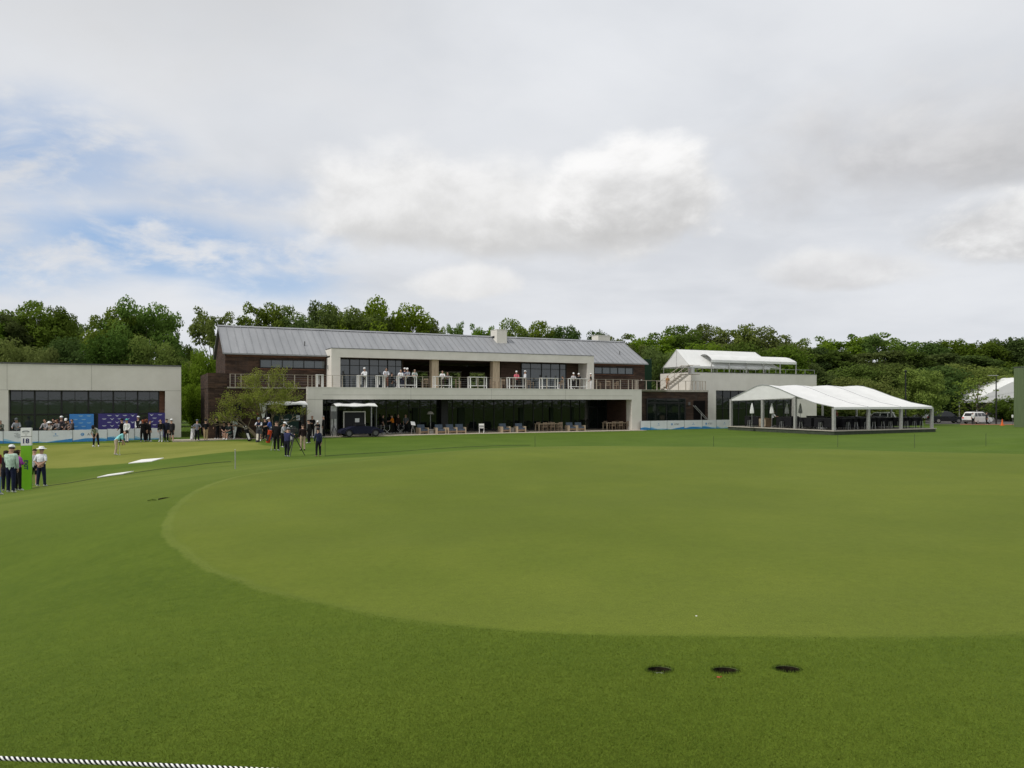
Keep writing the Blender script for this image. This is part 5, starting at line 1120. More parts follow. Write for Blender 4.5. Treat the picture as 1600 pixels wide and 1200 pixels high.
for px, lb in ((674, 'low grey side table under the patio lamp'), (800, 'low grey side table between two lounge chairs')):
    t = thing('side_table', lb, 'table', UV(u_at(px, .8), .8, .046), ANG, 'low side tables on the patio'); MB().lathe([(.36, .36), (.36, .42)], n=18).build('table_top', M['stucco_joint'], t); MB().lathe([(.28, 0), (.30, .358)], n=18).build('base', M['stucco_joint'], t)
t = thing('patio_lamp', 'slim patio lamp with a shallow grey shade', 'lamp', UV(u_at(672.5, 1.8), 1.8, .046), ANG)
MB().lathe([(.18, 0), (.18, .04), (.02, .05), (.02, 1.9)], n=12).build('stand', M['steel'], t); MB().lathe([(.34, 1.78), (.20, 2.0), (.02, 2.06)], n=14).build('lamp_shade', M['stucco_joint'], t)
t = thing('folding_chair', 'white folding chair standing alone on the patio', 'chair', UV(u_at(752.5, .2), .2, .046), ANG+PI*.85)
MB().box(-.22, .22, -.22, .18, .43, .47).build('seat', M['white'], t); MB().box(-.22, .22, .20, .235, .70, .88).box(-.22, .22, .20, .235, .52, .60).build('backrest', M['white'], t)
for s in (-1, 1): MB().bar((s*.235, .25, .88), (s*.235, -.22, 0), .035).build('leg', M['white'], t); MB().bar((s*.205, -.16, .46), (s*.205, .26, 0), .035).build('leg', M['white'], t)
def director(px, v, rz, lb):
    t = thing('folding_stool', lb, 'chair', UV(u_at(px, v), v, .046), ANG+rz, 'metal folding chairs by the pop-up stand')
    for s in (-1, 1):
        MB().bar((-.24, s*.22, .0), (.24, s*.22, .46), .03).bar((.24, s*.22, .0), (-.24, s*.22, .46), .03).bar((s*.24, .22, .46), (s*.24, .22, .86), .03).bar((s*.24, -.2, .66), (s*.24, .22, .66), .03).build('leg', M['steel'], t)
    MB().box(-.25, .25, -.2, .2, .45, .47).build('seat', M['dark'], t); MB().box(-.25, .25, .21, .23, .68, .86).build('backrest', M['dark'], t)
director(594, 1.0, .3, 'metal folding chair right of the navy cart'); director(605, 1.3, 2.8, 'metal folding chair under the orange-shirted person'); director(626, 1.3, -.6, 'metal folding chair left of the tilted white board')
t = thing('sign_easel', 'small tilted white notice board on a metal easel', 'sign', UV(u_at(645.5, .3), .3, .046), ANG+.2)
MB().add([(-.22,-.05,.86),(.22,-.05,.80),(.24,.12,1.12),(-.18,.12,1.18),(-.22,-.03,.85),(.22,-.03,.79),(.24,.14,1.11),(-.18,.14,1.17)], [(0,1,2,3),(7,6,5,4),(0,4,5,1),(1,5,6,2),(2,6,7,3),(3,7,4,0)]).build('notice', M['white'], t)
MB().tube([(-.2, .0, 0), (0, .05, .9)], .015, 6).tube([(.2, .0, 0), (0, .05, .9)], .015, 6).tube([(0, .4, 0), (0, .08, .95)], .015, 6).build('easel_leg', M['steel'], t)

# ------------------------------------------------------------------ pop-up stands and the navy cart
def stand(label, px0, px1, v, dz, zt, counter, cur=True):
    a, b = u_at(px0, v), u_at(px1, v); L = b-a
    t = thing('popup_stand', label, 'stall', UV((a+b)/2, v, .03), ANG, 'white-topped pop-up stands by the clubhouse')
    rows = []
    for i in range(9):
        x = -L/2+L*i/8; rows.append([(x, -dz/2, zt+.03*math.sin(i*1.3)), (x, 0, zt+.22+.05*math.sin(i*1.9)), (x, dz/2, zt+.03*math.cos(i))])
    MB().sheet(rows, .06).build('canopy', M['canvas'], t)
    for sx_ in (-1, 1):
        for sy in (-1, 1): MB().box(sx_*(L/2-.08)-.03, sx_*(L/2-.08)+.03, sy*(dz/2-.08)-.03, sy*(dz/2-.08)+.03, 0, zt-.06).build('post', M['coping'], t)
    return t, L
t, L = stand('white canopy stand with a dark green counter left of the cream pier', 412, 477, -1.4, 2.2, 2.78, None)
rows = [[(-L/2-.42+.10*k, -1.0, 2.82-.06*k*k-.35*i) if False else (-L/2-.45+.12*k+.06*i*(1-k/3), -1.0, 2.85-.42*i-.02*k) for k in range(4)] for i in range(5)]
rows = [[(-L/2-.5+.20*k*(1-i/7)+.05*i, -1.02, 2.86-.24*i+.02*k) for k in range(4)] for i in range(6)]
MB().sheet([[(p[0], p[1], p[2]) for p in r] for r in rows]).build('rolled_flap', M['canvas'], t)
gm = pm('green_counter', (.020,.045,.038), .7, .2)
MB().box(-.75, 1.15, .2, .8, .0, 1.95).build('counter', gm, t); MB().box(-.25, .35, .19, .198, 1.48, 1.56).box(-.2, .4, .19, .198, 1.28, 1.36).build('sign_stripe', M['print'], t); MB().box(.95, 1.25, .1, .16, 1.45, 1.85).build('hanging_sign', M['print'], t)
MB().box(-L/2+.2, L/2-.1, 1.02, 1.06, .0, 2.7).build('back_curtain', M['dark'], t)
t, L = stand('white canopy stand with a framed black booth on the patio corner', 521, 585, .2, 2.0, 2.62, None)
MB().box(-.85, .95, .1, .16, .75, 2.05).build('booth_panel', pm('booth_black', (.012,.012,.014), .6, .3), t)
MB().box(-.93, -.852, .06, .2, .3, 2.14).box(.952, 1.03, .06, .2, .3, 2.14).box(-.852, .952, .06, .2, 2.052, 2.14).build('booth_frame', M['stucco'], t); MB().box(.10, .48, .07, .098, 1.18, 1.52).build('paper_notice', M['white'], t)
MB().box(-L/2-.25, -L/2+.25, -.2, .3, 0, 2.6).build('rolled_flap', M['steel'], t); MB().tube([(L/2-.5, -.9, 0), (L/2-.5, -.9, 2.55)], .03, 8).build('post', M['steel'], t)
sp = thing('light_stand', 'dark tripod stand with a covered speaker at the patio corner', 'speaker', UV(u_at(521.5, -.6), -.6, .04), ANG)
for k in range(3): a_ = 2*PI*k/3; MB().tube([(0, 0, .95), (.42*math.cos(a_), .42*math.sin(a_), 0)], .03, 6).build('leg', M['black'], sp)
MB().tube([(0, 0, .9), (0, 0, 1.5)], .035, 8).build('pole', M['black'], sp); MB().box(-.2, .2, -.18, .18, 1.5, 2.15).build('speaker_box', M['coping'], sp)
nc = thing('utility_cart', 'low navy blue cart with black wheels parked before the booth', 'cart', UV(u_at(563, -1.2), -1.2, .02), ANG)
pts = [(-1.85,.32),(-1.8,.55),(-1.5,.68),(-1.2,.74),(-.8,.86),(.4,.90),(1.1,.84),(1.55,.66),(1.85,.52),(1.9,.34),(1.55,.26),(-1.6,.26)]
bm_ = MB().prism(pts, -.68, .68).build('body', M['navy'], nc)
for s in (-1, 1):
    for x in (-1.15, 1.15):
        o = MB().lathe([(.20, -.10), (.30, -.09), (.31, 0), (.30, .09), (.20, .10)], (x, s*.66, .30), 20, 'y').build('wheel', M['rubber'], nc, True); MB().lathe([(.19, -.105), (.19, .105)], (x, s*.66, .30), 14, 'y').build('rim', M['coping'], o)
        MB().tube([(x+.38*math.cos(k*PI/8), s*.68, .30+.38*math.sin(k*PI/8)) for k in range(9)], .05, 6).build('fender', M['navy'], nc, True)
MB().box(-.5, .3, -.5, .5, .902, 1.08).build('seat', M['dark'], nc)
# ------------------------------------------------------------------ golf bags, clubs, camera
def golf_bag(px, py, label, main, pocket, tilt, rz):
    q = ground(px, py, 20); t = thing('golf_bag', label, 'golf bag', q, rz, 'golf bags standing on the grass')
    d = Vector((math.sin(tilt), 0, math.cos(tilt))); b = Vector((0, 0, .02)); tp = b+d*.92
    MB().tube([b, b+d*.12, b+d*.55, tp-d*.14, tp], [.14,.15,.145,.155,.17], 14).build('bag_body', cloth(main), t, True)
    MB().add([Vector((x, y, 0))+b+d*z for x, y, z in ((-.06,-.19,.14),(.09,-.19,.14),(.09,-.12,.14),(-.06,-.12,.14),(-.06,-.20,.62),(.09,-.20,.62),(.09,-.13,.62),(-.06,-.13,.62))], [(0,3,2,1),(4,5,6,7),(0,1,5,4),(1,2,6,5),(2,3,7,6),(3,0,4,7)]).build('pocket', cloth(pocket), t)
    MB().tube([tp-d*.1+Vector((.1, -.17, 0)), b+d*.5+Vector((.22, -.18, 0)), b+d*.2+Vector((.1, -.16, 0))], .02, 6).build('strap', cloth(main), t)
    for s in (-1, 1): MB().tube([b+d*.66+Vector((0, s*.12, 0)), Vector((d.x*.5+.42, s*.26, 0))], .01, 5).build('stand_leg', M['black'], t)
    for k in range(6):
        a_ = k*1.05; o = tp+Vector((math.cos(a_)*.09, math.sin(a_)*.09, -.1)); e_ = o+d*random.uniform(.26, .38)+Vector((math.cos(a_), math.sin(a_), 0))*.05
        c_ = MB().tube([o, e_], .006, 5).build('club', M['steel'], t); MB().lathe([(.01, -.04), (.04, -.02), (.045, .02), (.02, .05)], e_, 8).build('club_head', (M['dark'], M['steel'])[k % 2], c_, True)
golf_bag(390.5, 689.5, 'black golf bag with white panel tilted left beside the tufted plants', BLK, (.62,.62,.62), -.28, .2)
golf_bag(402.5, 691, 'upright white-fronted golf bag between the black and the orange bag', (.05,.05,.06), (.72,.66,.58), .06, 0)
golf_bag(418.5, 692, 'orange-red golf bag leaning in front of the blue-shirted person', (.42,.055,.02), (.03,.03,.03), .22, -.2)
golf_bag(444.5, 692.5, 'black golf bag behind the tripod legs', BLK, (.10,.10,.11), .15, .3)
golf_bag(456.5, 690, 'grey golf bag right of the tripod, before the dark green counter', (.10,.10,.11), (.4,.4,.42), -.1, 0)
golf_bag(300, 688.5, 'white golf bag left of the checked-shirt person', (.5,.5,.52), (.75,.75,.75), .1, 0)
golf_bag(190.5, 690.5, 'black golf bag behind the aqua-shirted golfer', BLK, (.03,.03,.03), .1, 0)
def putter(px, py, dx, label, rz=0):
    q = ground(px, py, 20); t = thing('putter', label, 'golf club', q, rz)
    MB().tube([(0, 0, .02), (dx, .18, .84)], .011, 6).build('shaft', M['steel'], t); MB().tube([(dx*.72, .13, .60), (dx*1.02, .184, .86)], .016, 6).build('grip', M['black'], t); MB().box(-.06, .06, -.02, .02, 0, .035).build('club_head', M['steel'], t)
putter(148, 698.5, .05, 'putter of the golfer in the grey-green top'); putter(187, 711, -.1, 'putter of the aqua-shirted golfer'); putter(423.5, 703.5, .14, 'dark golf club held low beside the tall person in black')
q, _ = pat(457, 712.5, 45); t = thing('camera_tripod', 'video camera on a black tripod in front of the camera operator', 'tripod', q+Vector((.0, .35, 0)), 0)
for a_ in (.35, 2.5, 4.6): MB().tube([(0, 0, 1.22), (.62*math.cos(a_), .62*math.sin(a_), 0)], [.035, .02], 7).build('leg', M['black'], t)
MB().tube([(0, 0, 1.15), (0, 0, 1.4)], .05, 8).build('head', M['black'], t)
cb = MB().box(-.13, .13, -.35, .28, 1.4, 1.64).build('camera_body', M['black'], t); MB().lathe([(.075, .28), (.09, .55)], (0, 0, 1.51), 14, 'y').build('lens', M['black'], cb); MB().box(-.04, .04, -.2, .2, 1.66, 1.74).build('handle', M['black'], cb); MB().box(-.22, -.14, -.1, .12, 1.5, 1.62).build('viewfinder', M['black'], cb)
for px, lb in ((350, 'low white stool under the seated person in black shirt'), (358.5, 'low white stool under the seated person in dark green')):
    q = ground(px, 686, 20); t = thing('folding_stool', lb, 'stool', q+Vector((0, .05, 0)), 0, 'stools by the clubhouse door')
    MB().box(-.2, .2, -.2, .2, .36, .40).build('seat', M['dark'], t)
    for s in (-1, 1): MB().bar((-.18, s*.17, 0), (.18, s*.17, .37), .025).bar((.18, s*.17, 0), (-.18, s*.17, .37), .025).build('leg', M['steel'], t)

# ------------------------------------------------------------------ inside the dining tent
tb = thing('high_table', 'x', 'table', (0, 0, 0), 0, 'black-topped high tables inside the dining tent')
MB().box(-1.0, 1.0, -.35, .35, 1.02, 1.07).build('table_top', M['black'], tb); MB().box(-.98, .98, -.34, .34, .22, 1.018).build('table_cloth', M['dark'], tb)
for s in (-1, 1):
    for k in (-1, 1): MB().box(s*.9-.03, s*.9+.03, k*.28-.03, k*.28+.03, 0, .218).build('leg', M['black'], tb)
stl = thing('bar_stool', 'x', 'stool', (0, 0, 0), 0, 'bar stools inside the dining tent')
MB().lathe([(.17, .70), (.19, .75), (.17, .78)], n=14).build('seat', M['dark'], stl); MB().box(-.17, .17, .15, .175, .82, 1.0).build('backrest', M['dark'], stl)
for k in range(4): a_ = PI/4+k*PI/2; MB().tube([(.12*math.cos(a_), .12*math.sin(a_), .72), (.2*math.cos(a_), .2*math.sin(a_), 0)], .014, 5).build('leg', M['steel'], stl)
spots = [(.7, 1.6), (.8, 4.0), (.8, 6.4), (.9, 10.9), (3.2, 1.3), (5.6, 1.3), (7.9, 1.3), (10.2, 1.3), (12.4, 1.3), (3.4, 5.0), (6.2, 5.2), (9.0, 5.2), (11.9, 5.0), (4.2, 9.3), (8.2, 9.5)]
n_ = 0
where = {0: 'at the near corner post', 1: 'in the left end of the tent by its second post', 2: 'in the left end of the tent by its middle post', 3: 'beside the far left corner post', 4: 'in the first bay of the long front side', 5: 'across the second post of the long front side', 6: 'in the second bay of the long front side', 7: 'behind the third post of the long front side', 8: 'in the last bay of the long front side',
 9: 'in the middle row, leftmost', 10: 'in the middle row, second from left', 11: 'in the middle row, third from left', 12: 'in the middle row, rightmost', 13: 'in the back row, left', 14: 'in the back row, right'}
for i, (s_, t_) in enumerate(spots):
    end = s_ < 2; place(tb, TW(s_, t_), ANG+(PI/2 if end else 0), 'black high table %s' % where[i])
    for k, (a_, b_) in enumerate(((-.55, -.6), (.5, -.62), (0, .62))):
        o = (b_ if False else 0)
        w_ = TW(s_-b_, t_+a_) if end else TW(s_+a_, t_+b_)
        place(stl, w_, ANG+random.uniform(0, 6), 'dark bar stool, %s of the high table %s' % (('left side', 'right side', 'far side')[k], where[i].replace(' of the long front side', ' in front').replace('in the left end of the tent by its', 'by the left-end').replace('in the middle row,', 'in middle row,')))
def closed_umbrella(px, t_, label):
    # a furled table parasol
    k = (px-800)/F; s_ = (k*(TC.y+EV.y*t_)-TC.x-EV.x*t_)/(EU.x-EU.y*k)
    t = thing('closed_umbrella', label, 'umbrella', TW(s_, t_), 0, 'furled white umbrellas in the dining tent')
    MB().tube([(0, 0, 0), (0, 0, 2.45)], .022, 8).build('pole', M['steel'], t); MB().lathe([(.20, 0), (.20, .05), (.05, .08)], n=14).build('base', M['coping'], t)
    vs = MB(); n = 16
    for a, b in (((.02, 2.42), (.10, 2.2)),): pass
    prof = [(.015, 2.43), (.06, 2.30), (.11, 2.0), (.16, 1.65), (.17, 1.42), (.10, 1.36)]
    v_ = []; 
    for r, h in prof:
        for j_ in range(n): a = 2*PI*j_/n; rr = r*(1+.22*(1 if j_ % 2 else -1)); v_.append((rr*math.cos(a), rr*math.sin(a), h))
    vs.add(v_, [(i*n+j_, i*n+(j_+1) % n, (i+1)*n+(j_+1) % n, (i+1)*n+j_) for i in range(len(prof)-1) for j_ in range(n)]); vs.build('furled_canopy', M['canvas'], t)
for px, t_, lb in ((1175, 9.6, 'furled white umbrella in the left part of the tent end'), (1206, 8.2, 'furled white umbrella just right of the tent middle post'), (1229.5, 8.0, 'furled white umbrella left of the second tent post'), (1250.5, 8.4, 'furled white umbrella against the cream wall inside the tent')): closed_umbrella(px, t_, lb)
t = thing('wooden_cabinet', 'brown wooden cabinet left of the tent middle post', 'cabinet', TW(1.0, 9.5), ANG)
MB().box(-.35, .35, -.6, .6, 0, .86).build('body', M['wood'], t); MB().box(-.38, .38, -.63, .63, .862, .90).build('top', M['wood'], t); MB().box(-.365, -.352, -.55, -.02, .08, .8).box(-.365, -.352, .02, .55, .08, .8).build('door', M['wood_pale'], t)
t = thing('white_cabinet', 'white cooler chest under a table in the tent', 'cooler', TW(2.6, 3.6), ANG)
MB().box(-.3, .3, -.25, .25, 0, .48).build('body', M['white'], t); MB().box(-.32, .32, -.27, .27, .482, .54).build('lid', M['white'], t)

# ------------------------------------------------------------------ cars
def suv(label, loc, rz, paint, group='parked cars'):
    t = thing('parked_car', label, 'car', loc, rz, group)
    lower = [(-2.35,.42),(-2.40,.75),(-2.36,1.02),(-1.2,1.08),(1.1,1.06),(1.75,1.0),(2.25,.90),(2.38,.70),(2.36,.42),(1.95,.30),(-2.0,.30)]
    def loft(o, poly, y0, ins):
        n = len(poly); cx = sum(p[0] for p in poly)/n; cz = sum(p[1] for p in poly)/n; vs = []
        for y, k in ((-y0, ins), (-y0+.12, 1), (y0-.12, 1), (y0, ins)):
            vs += [(cx+(a-cx)*k, y, cz+(b-cz)*k) for a, b in poly]
        o.add(vs, [(i*n+j_, i*n+(j_+1) % n, (i+1)*n+(j_+1) % n, (i+1)*n+j_) for i in range(3) for j_ in range(n)]+[tuple(range(n)), tuple(range(3*n, 4*n))[::-1]])
    mb = MB(); loft(mb, lower, .95, .96)
    g0 = [(-2.2,1.05),(-2.02,1.62),(-1.7,1.74),(.15,1.76),(.55,1.68),(1.25,1.05)]; n = len(g0); vs = []
    for y, k, dz in ((-.90, 1, 0), (-.72, .93, 0), (.72, .93, 0), (.90, 1, 0)): pass
    base = [(x, y) for x in (-2.2, 1.25) for y in (-.90, .90)]
    mb.add([(-2.25,-.90,1.05),(1.25,-.90,1.05),(1.25,.90,1.05),(-2.25,.90,1.05),(-1.95,-.70,1.72),(.45,-.70,1.72),(.45,.70,1.72),(-1.95,.70,1.72),(-1.7,-.62,1.80),(.1,-.62,1.80),(.1,.62,1.80),(-1.7,.62,1.80)],
           [(0,1,5,4),(1,2,6,5),(2,3,7,6),(3,0,4,7),(4,5,9,8),(5,6,10,9),(6,7,11,10),(7,4,8,11),(8,9,10,11)])
    mb.build('body', paint, t, True)
    for s in (-1, 1):
        def P(x, f): y = .90-.20*f+.006; return (x, s*y, 1.05+.67*f)
        for x0, x1, x2, x3 in ((-2.05,-1.28,-1.30,-1.86), (-1.20,-.32,-.36,-1.20), (-.24,1.0,.42,-.28)):
            a, b, c, d = P(x0, .10), P(x1, .10), P(x2, .88), P(x3, .88)
            MB().add([a, b, c, d]+[(q[0], q[1]-s*.03, q[2]) for q in (a, b, c, d)], [(0,1,2,3),(7,6,5,4),(0,4,5,1),(1,5,6,2),(2,6,7,3),(3,7,4,0)]).build('window', M['glass_car'], t)
        for x in (-1.42, 1.45):
            w_ = MB().lathe([(.24, -.11), (.36, -.10), (.375, 0), (.36, .10), (.24, .11)], (x, s*.84, .375), 24, 'y').build('wheel', M['rubber'], t, True); MB().lathe([(.235, -.115), (.25, -.09), (.25, .09), (.235, .115)], (x, s*.84, .375), 16, 'y').build('rim', M['rim'], w_)
            MB().tube([(x+.43*math.cos(k*PI/10), s*.90, .375+.43*math.sin(k*PI/10)) for k in range(11)], .05, 6).build('wheel_arch', M['rubber'], t, True)
        MB().box(2.22, 2.345, s*.62-.16, s*.62+.16, .76, .90).build('headlight', M['sign_white'], t); MB().box(-2.42, -2.33, s*.70-.12, s*.70+.12, .82, 1.02).build('tail_light', M['lamp'], t); MB().box(.85, 1.0, s*.99-.09, s*.99+.09, 1.06, 1.22).build('mirror', paint, t)
        MB().tube([(-1.7, s*.60, 1.83), (.0, s*.60, 1.83)], .025, 6).build('roof_rail', M['coping'], t)
    MB().add([(-2.238,-.66,1.20),(-2.238,.66,1.20),(-2.03,.58,1.62),(-2.03,-.58,1.62),(-2.2,-.66,1.20),(-2.2,.66,1.20),(-1.99,.58,1.62),(-1.99,-.58,1.62)], [(0,1,2,3),(7,6,5,4),(0,4,5,1),(1,5,6,2),(2,6,7,3),(3,7,4,0)]).build('rear_window', M['glass_car'], t)
    MB().add([(1.19,-.74,1.14),(1.19,.74,1.14),(.56,.62,1.66),(.56,-.62,1.66),(1.15,-.74,1.14),(1.15,.74,1.14),(.52,.62,1.66),(.52,-.62,1.66)], [(0,1,2,3),(7,6,5,4),(0,4,5,1),(1,5,6,2),(2,6,7,3),(3,7,4,0)]).build('windscreen', M['glass_car'], t)
    MB().box(-2.44, -2.36, -.8, .8, .40, .62).box(2.34, 2.42, -.8, .8, .38, .58).build('bumper', M['coping'], t)
    return t
def carz(px, Y): q = far(px, Y); q.z += .03; return q
suv('dark SUV parked on the car park left of the white one', carz(1478, 117), R(-8), M['car_dark'])
suv('white SUV parked with people standing beside it', carz(1527, 114), R(28), M['car_white'])
suv('white car seen through the dining tent', carz(1372, 104), R(150), M['car_white'])
suv('white pickup-sized car behind the trees right of the tent', carz(1438, 134), R(10), M['car_white'])
t = thing('traffic_cone', 'orange traffic cone beside the green wall', 'cone', far(1566, 106), 0)
MB().box(-.24, .24, -.24, .24, 0, .05).build('base', M['orange'], t); MB().lathe([(.18, .05), (.03, .92)], n=16).build('cone', M['orange'], t, True); MB().lathe([(.128, .34), (.100, .50)], n=16, cap=False).build('white_band', M['white'], t, True)
def lamp_post(px, Y, top_px, label, arm):
    q = far(px, Y); h_ = (HY-top_px)/F*Y+CZ-q.z; t = thing('lamp_post', label, 'lamp post', q, 0, 'tall dark lamp posts')
    MB().tube([(0, 0, 0), (0, 0, h_)], [.11, .07], 10).build('pole', M['black'], t)
    if arm: MB().box(-1.2, .25, -.12, .12, h_-.02, h_+.08).build('lamp_head', M['steel'], t)
    else: MB().lathe([(.16, h_), (.2, h_+.12), (.05, h_+.2)], n=10).build('lamp_head', M['black'], t)
lamp_post(1415, 100, 581, 'black lamp post rising behind the dining tent roof', False); lamp_post(1556.5, 112, 587, 'black lamp post with a sideways head in front of the event tent', True)
q = far(1583, 112); t = thing('small_sign', 'small white sign at the edge of the green wall', 'sign', far(1582, 108), 0); MB().box(-.12, .12, -.02, .02, 1.1, 1.5).build('panel', M['white'], t); MB().tube([(0, 0, 0), (0, 0, 1.1)], .025, 6).build('post', M['coping'], t)
# ------------------------------------------------------------------ trees
def leaf_cloud(clumps, n, size, rng, flat=.75, droop=.25):
    """leaf-sized faces spread through and around foliage clumps (x, y, z, radius)"""
    c = np.array(clumps); w = c[:, 3]**2; w /= w.sum(); k = rng.choice(len(c), n, p=w)
    d = rng.normal(size=(n, 3)); d /= np.linalg.norm(d, axis=1)[:, None]
    r = c[k, 3]*(rng.uniform(.25, 1.0, n)**.45)*rng.uniform(.85, 1.12, n)
    p = c[k, :3]+d*r[:, None]*np.array([1, 1, flat])
    nrm = d*.7+rng.normal(size=(n, 3))*.55+np.array([0, 0, .45]); nrm /= np.linalg.norm(nrm, axis=1)[:, None]
    t = rng.normal(size=(n, 3)); t[:, 2] -= droop; t -= nrm*(t*nrm).sum(1)[:, None]; t /= np.linalg.norm(t, axis=1)[:, None]; b = np.cross(nrm, t)
    s = size*rng.uniform(.6, 1.35, n)[:, None]
    V = np.stack([p-t*s*.6, p+b*s*.36+nrm*s*.08, p+t*s*.6, p-b*s*.36+nrm*s*.08], 1).reshape(-1, 3)
    return V
def leaf_mesh(name, V, mat):
    n = len(V)//4; me = bpy.data.meshes.new(name); me.vertices.add(len(V)); me.vertices.foreach_set('co', V.ravel().astype(np.float32))
    me.loops.add(4*n); me.loops.foreach_set('vertex_index', np.arange(4*n, dtype=np.int32)); me.polygons.add(n); me.polygons.foreach_set('loop_start', np.arange(0, 4*n, 4, dtype=np.int32))
    me.update(calc_edges=True); me.materials.append(mat); return me
TREES = {}
def tree_proto(key, h, rx, z0, nc, nl, size, mat, seed, shell=.55, cr=(.16,.30), top=1.0, lean=0, trunk_r=.22, ry=None):
    rng = np.random.default_rng(seed); cl = []; rz = (h-z0)/2; zc = z0+rz
    while len(cl) < nc:
        d = rng.normal(size=3); d = np.sign(d)*np.abs(d)**.8; d /= np.linalg.norm(d); r = rng.uniform(shell**2, .86**2)**.5
        x, y, z = d[0]*rx*r, d[1]*(ry or rx)*r, d[2]*rz*r
        if z < 0: x *= 1+.15*z/rz; y *= 1+.15*z/rz
        else: x *= 1-(1-top)*z/rz; y *= 1-(1-top)*z/rz
        x *= 1+.22*math.sin(3*math.atan2(y, x)+seed)+rng.uniform(-.12, .12); cl.append((x+lean*(z/rz), y, zc+z+rng.uniform(-.06, .06)*h, rx*rng.uniform(*cr)))
    V = leaf_cloud(cl, nl, size, rng)
    tk = MB(); zt = zc+rz*.25
    tk.tube([(0, 0, -.5), (.03*h*.2, 0, h*.12), (.0, .05, zc*.7), (lean*.2, 0, zt)], [trunk_r*1.35, trunk_r, trunk_r*.75, trunk_r*.3], 9)
    for i in rng.choice(nc, min(nc, 16), replace=False):
        x, y, z, r = cl[i]; s = max(z0*.6, min(z*.55, zc)); tk.tube([(0, 0, s), (x*.45, y*.45, s+(z-s)*.55), (x*.9, y*.9, z)], [trunk_r*.45, trunk_r*.25, trunk_r*.08], 6)
    he = float(np.percentile(V[:, 2], 99.5)); re_ = float(np.percentile(np.hypot(V[:, 0], V[:, 1]), 98))
    TREES[key] = (leaf_mesh('crown', V, M[mat]), tk.mesh('trunk', M['bark'], True), he, re_)
tree_proto('round', 14, 5.2, 1.5, 95, 19000, .27, 'leaf_oak', 3, .35, (.15,.27), .9)
tree_proto('airy', 14, 4.8, 1.8, 70, 11000, .27, 'leaf_oak', 5, .35, (.13,.24), .9)
tree_proto('broad', 12, 7.0, 1.0, 120, 23000, .29, 'leaf_oak', 8, .35, (.11,.21), .92)
tree_proto('tall', 15, 4.2, 1.5, 80, 15000, .28, 'leaf_deep', 13, .3, (.18,.30), .85)
tree_proto('deep', 13, 5.6, 1.0, 95, 19000, .28, 'leaf_deep', 21, .35, (.14,.26), .9)
tree_proto('thicket', 9, 5.0, -.6, 80, 16000, .26, 'leaf_deep', 34, .3, (.18,.30), .95)
tree_proto('thicket2', 9, 5.2, -.6, 80, 16000, .26, 'leaf_oak', 55, .3, (.18,.30), .92)
tree_proto('lime', 8, 3.5, .9, 60, 12000, .20, 'leaf_lime', 89, .35, (.18,.32), .72, trunk_r=.14)
tree_proto('olive', 6, 4.4, .2, 60, 10000, .19, 'leaf_olive', 91, .3, (.14,.26), .8, trunk_r=.12)
tree_proto('sapling', 7.5, 3.2, 1.8, 36, 620, .22, 'leaf_lime', 97, .3, (.08,.2), .8, trunk_r=.07)
def tree(px, top, Y, wpx, key, label, group, name='tree', rz=None, sink=0.0):
    cr, tk, h, rx = TREES[key]; q = far(px, Y); top += 5; H_ = (HY-top)/F*Y+CZ-q.z; sz = H_/h; sx = wpx/F*Y/2/rx*(1.25 if key in ('round', 'airy', 'broad', 'tall', 'deep') else 1.1)
    r = thing(name, label, 'tree', q, random.uniform(0, 6.28) if rz is None else rz, group); r.scale = (sx, sx, sz)
    link('crown', cr, r); link('trunk', tk, r)
gl, gm_, gr, gu = 'tall trees behind the left pavilion', 'trees rising behind the clubhouse roof', 'trees of the wood on the right', 'low bushy trees in front of the wood'
for a in [(-28, 482, 97, 95, 'round', 'tall tree cut off by the left photo edge above the pavilion'), (14, 488, 99, 75, 'tall', 'dark narrow tree just right of the left photo edge'), (52, 471, 103, 100, 'round', 'tall rounded tree above the left end of the pavilion roof'), (92, 480, 106, 70, 'deep', 'dark tree on the right flank of the tallest left rounded tree'),
 (128, 494, 113, 58, 'airy', 'small thin-crowned tree with sky gaps between the two tall left groups'), (180, 480, 99, 80, 'round', 'left half of the broad pair of tall trees above the pavilion middle'), (226, 473, 100, 105, 'broad', 'broad tall crown with a sky gap above the right part of the pavilion'), (262, 500, 104, 36, 'airy', 'thin tree on the right edge of the broad pair above the pavilion'),
 (292, 537, 112, 46, 'deep', 'short dark tree in the dip left of the clubhouse gable'), (334, 481, 84, 66, 'airy', 'light tree rising directly left of the clubhouse gable')]: tree(*a, gl)
for a in [(20, 530, 84, 105, 'thicket2', 'bushy tree behind the far left end of the pavilion roof'), (62, 540, 82, 60, 'olive', 'yellow-green bush tip above the left part of the pavilion'), (110, 527, 86, 105, 'thicket', 'bushy dark tree above the left middle of the pavilion'), (178, 523, 84, 110, 'thicket', 'bushy dark tree above the middle of the pavilion'), (238, 526, 85, 95, 'thicket2', 'bushy tree above the right end of the pavilion roof'), (278, 552, 88, 56, 'thicket', 'bushy dark tree behind the pavilion right corner'),
 (318, 545, 80, 62, 'thicket2', 'leafy tree filling the gap between pavilion and clubhouse, upper'), (300, 596, 75, 46, 'thicket2', 'leafy shrub filling the gap between pavilion and clubhouse, lower')]: tree(*a, 'bushy trees behind the left pavilion')
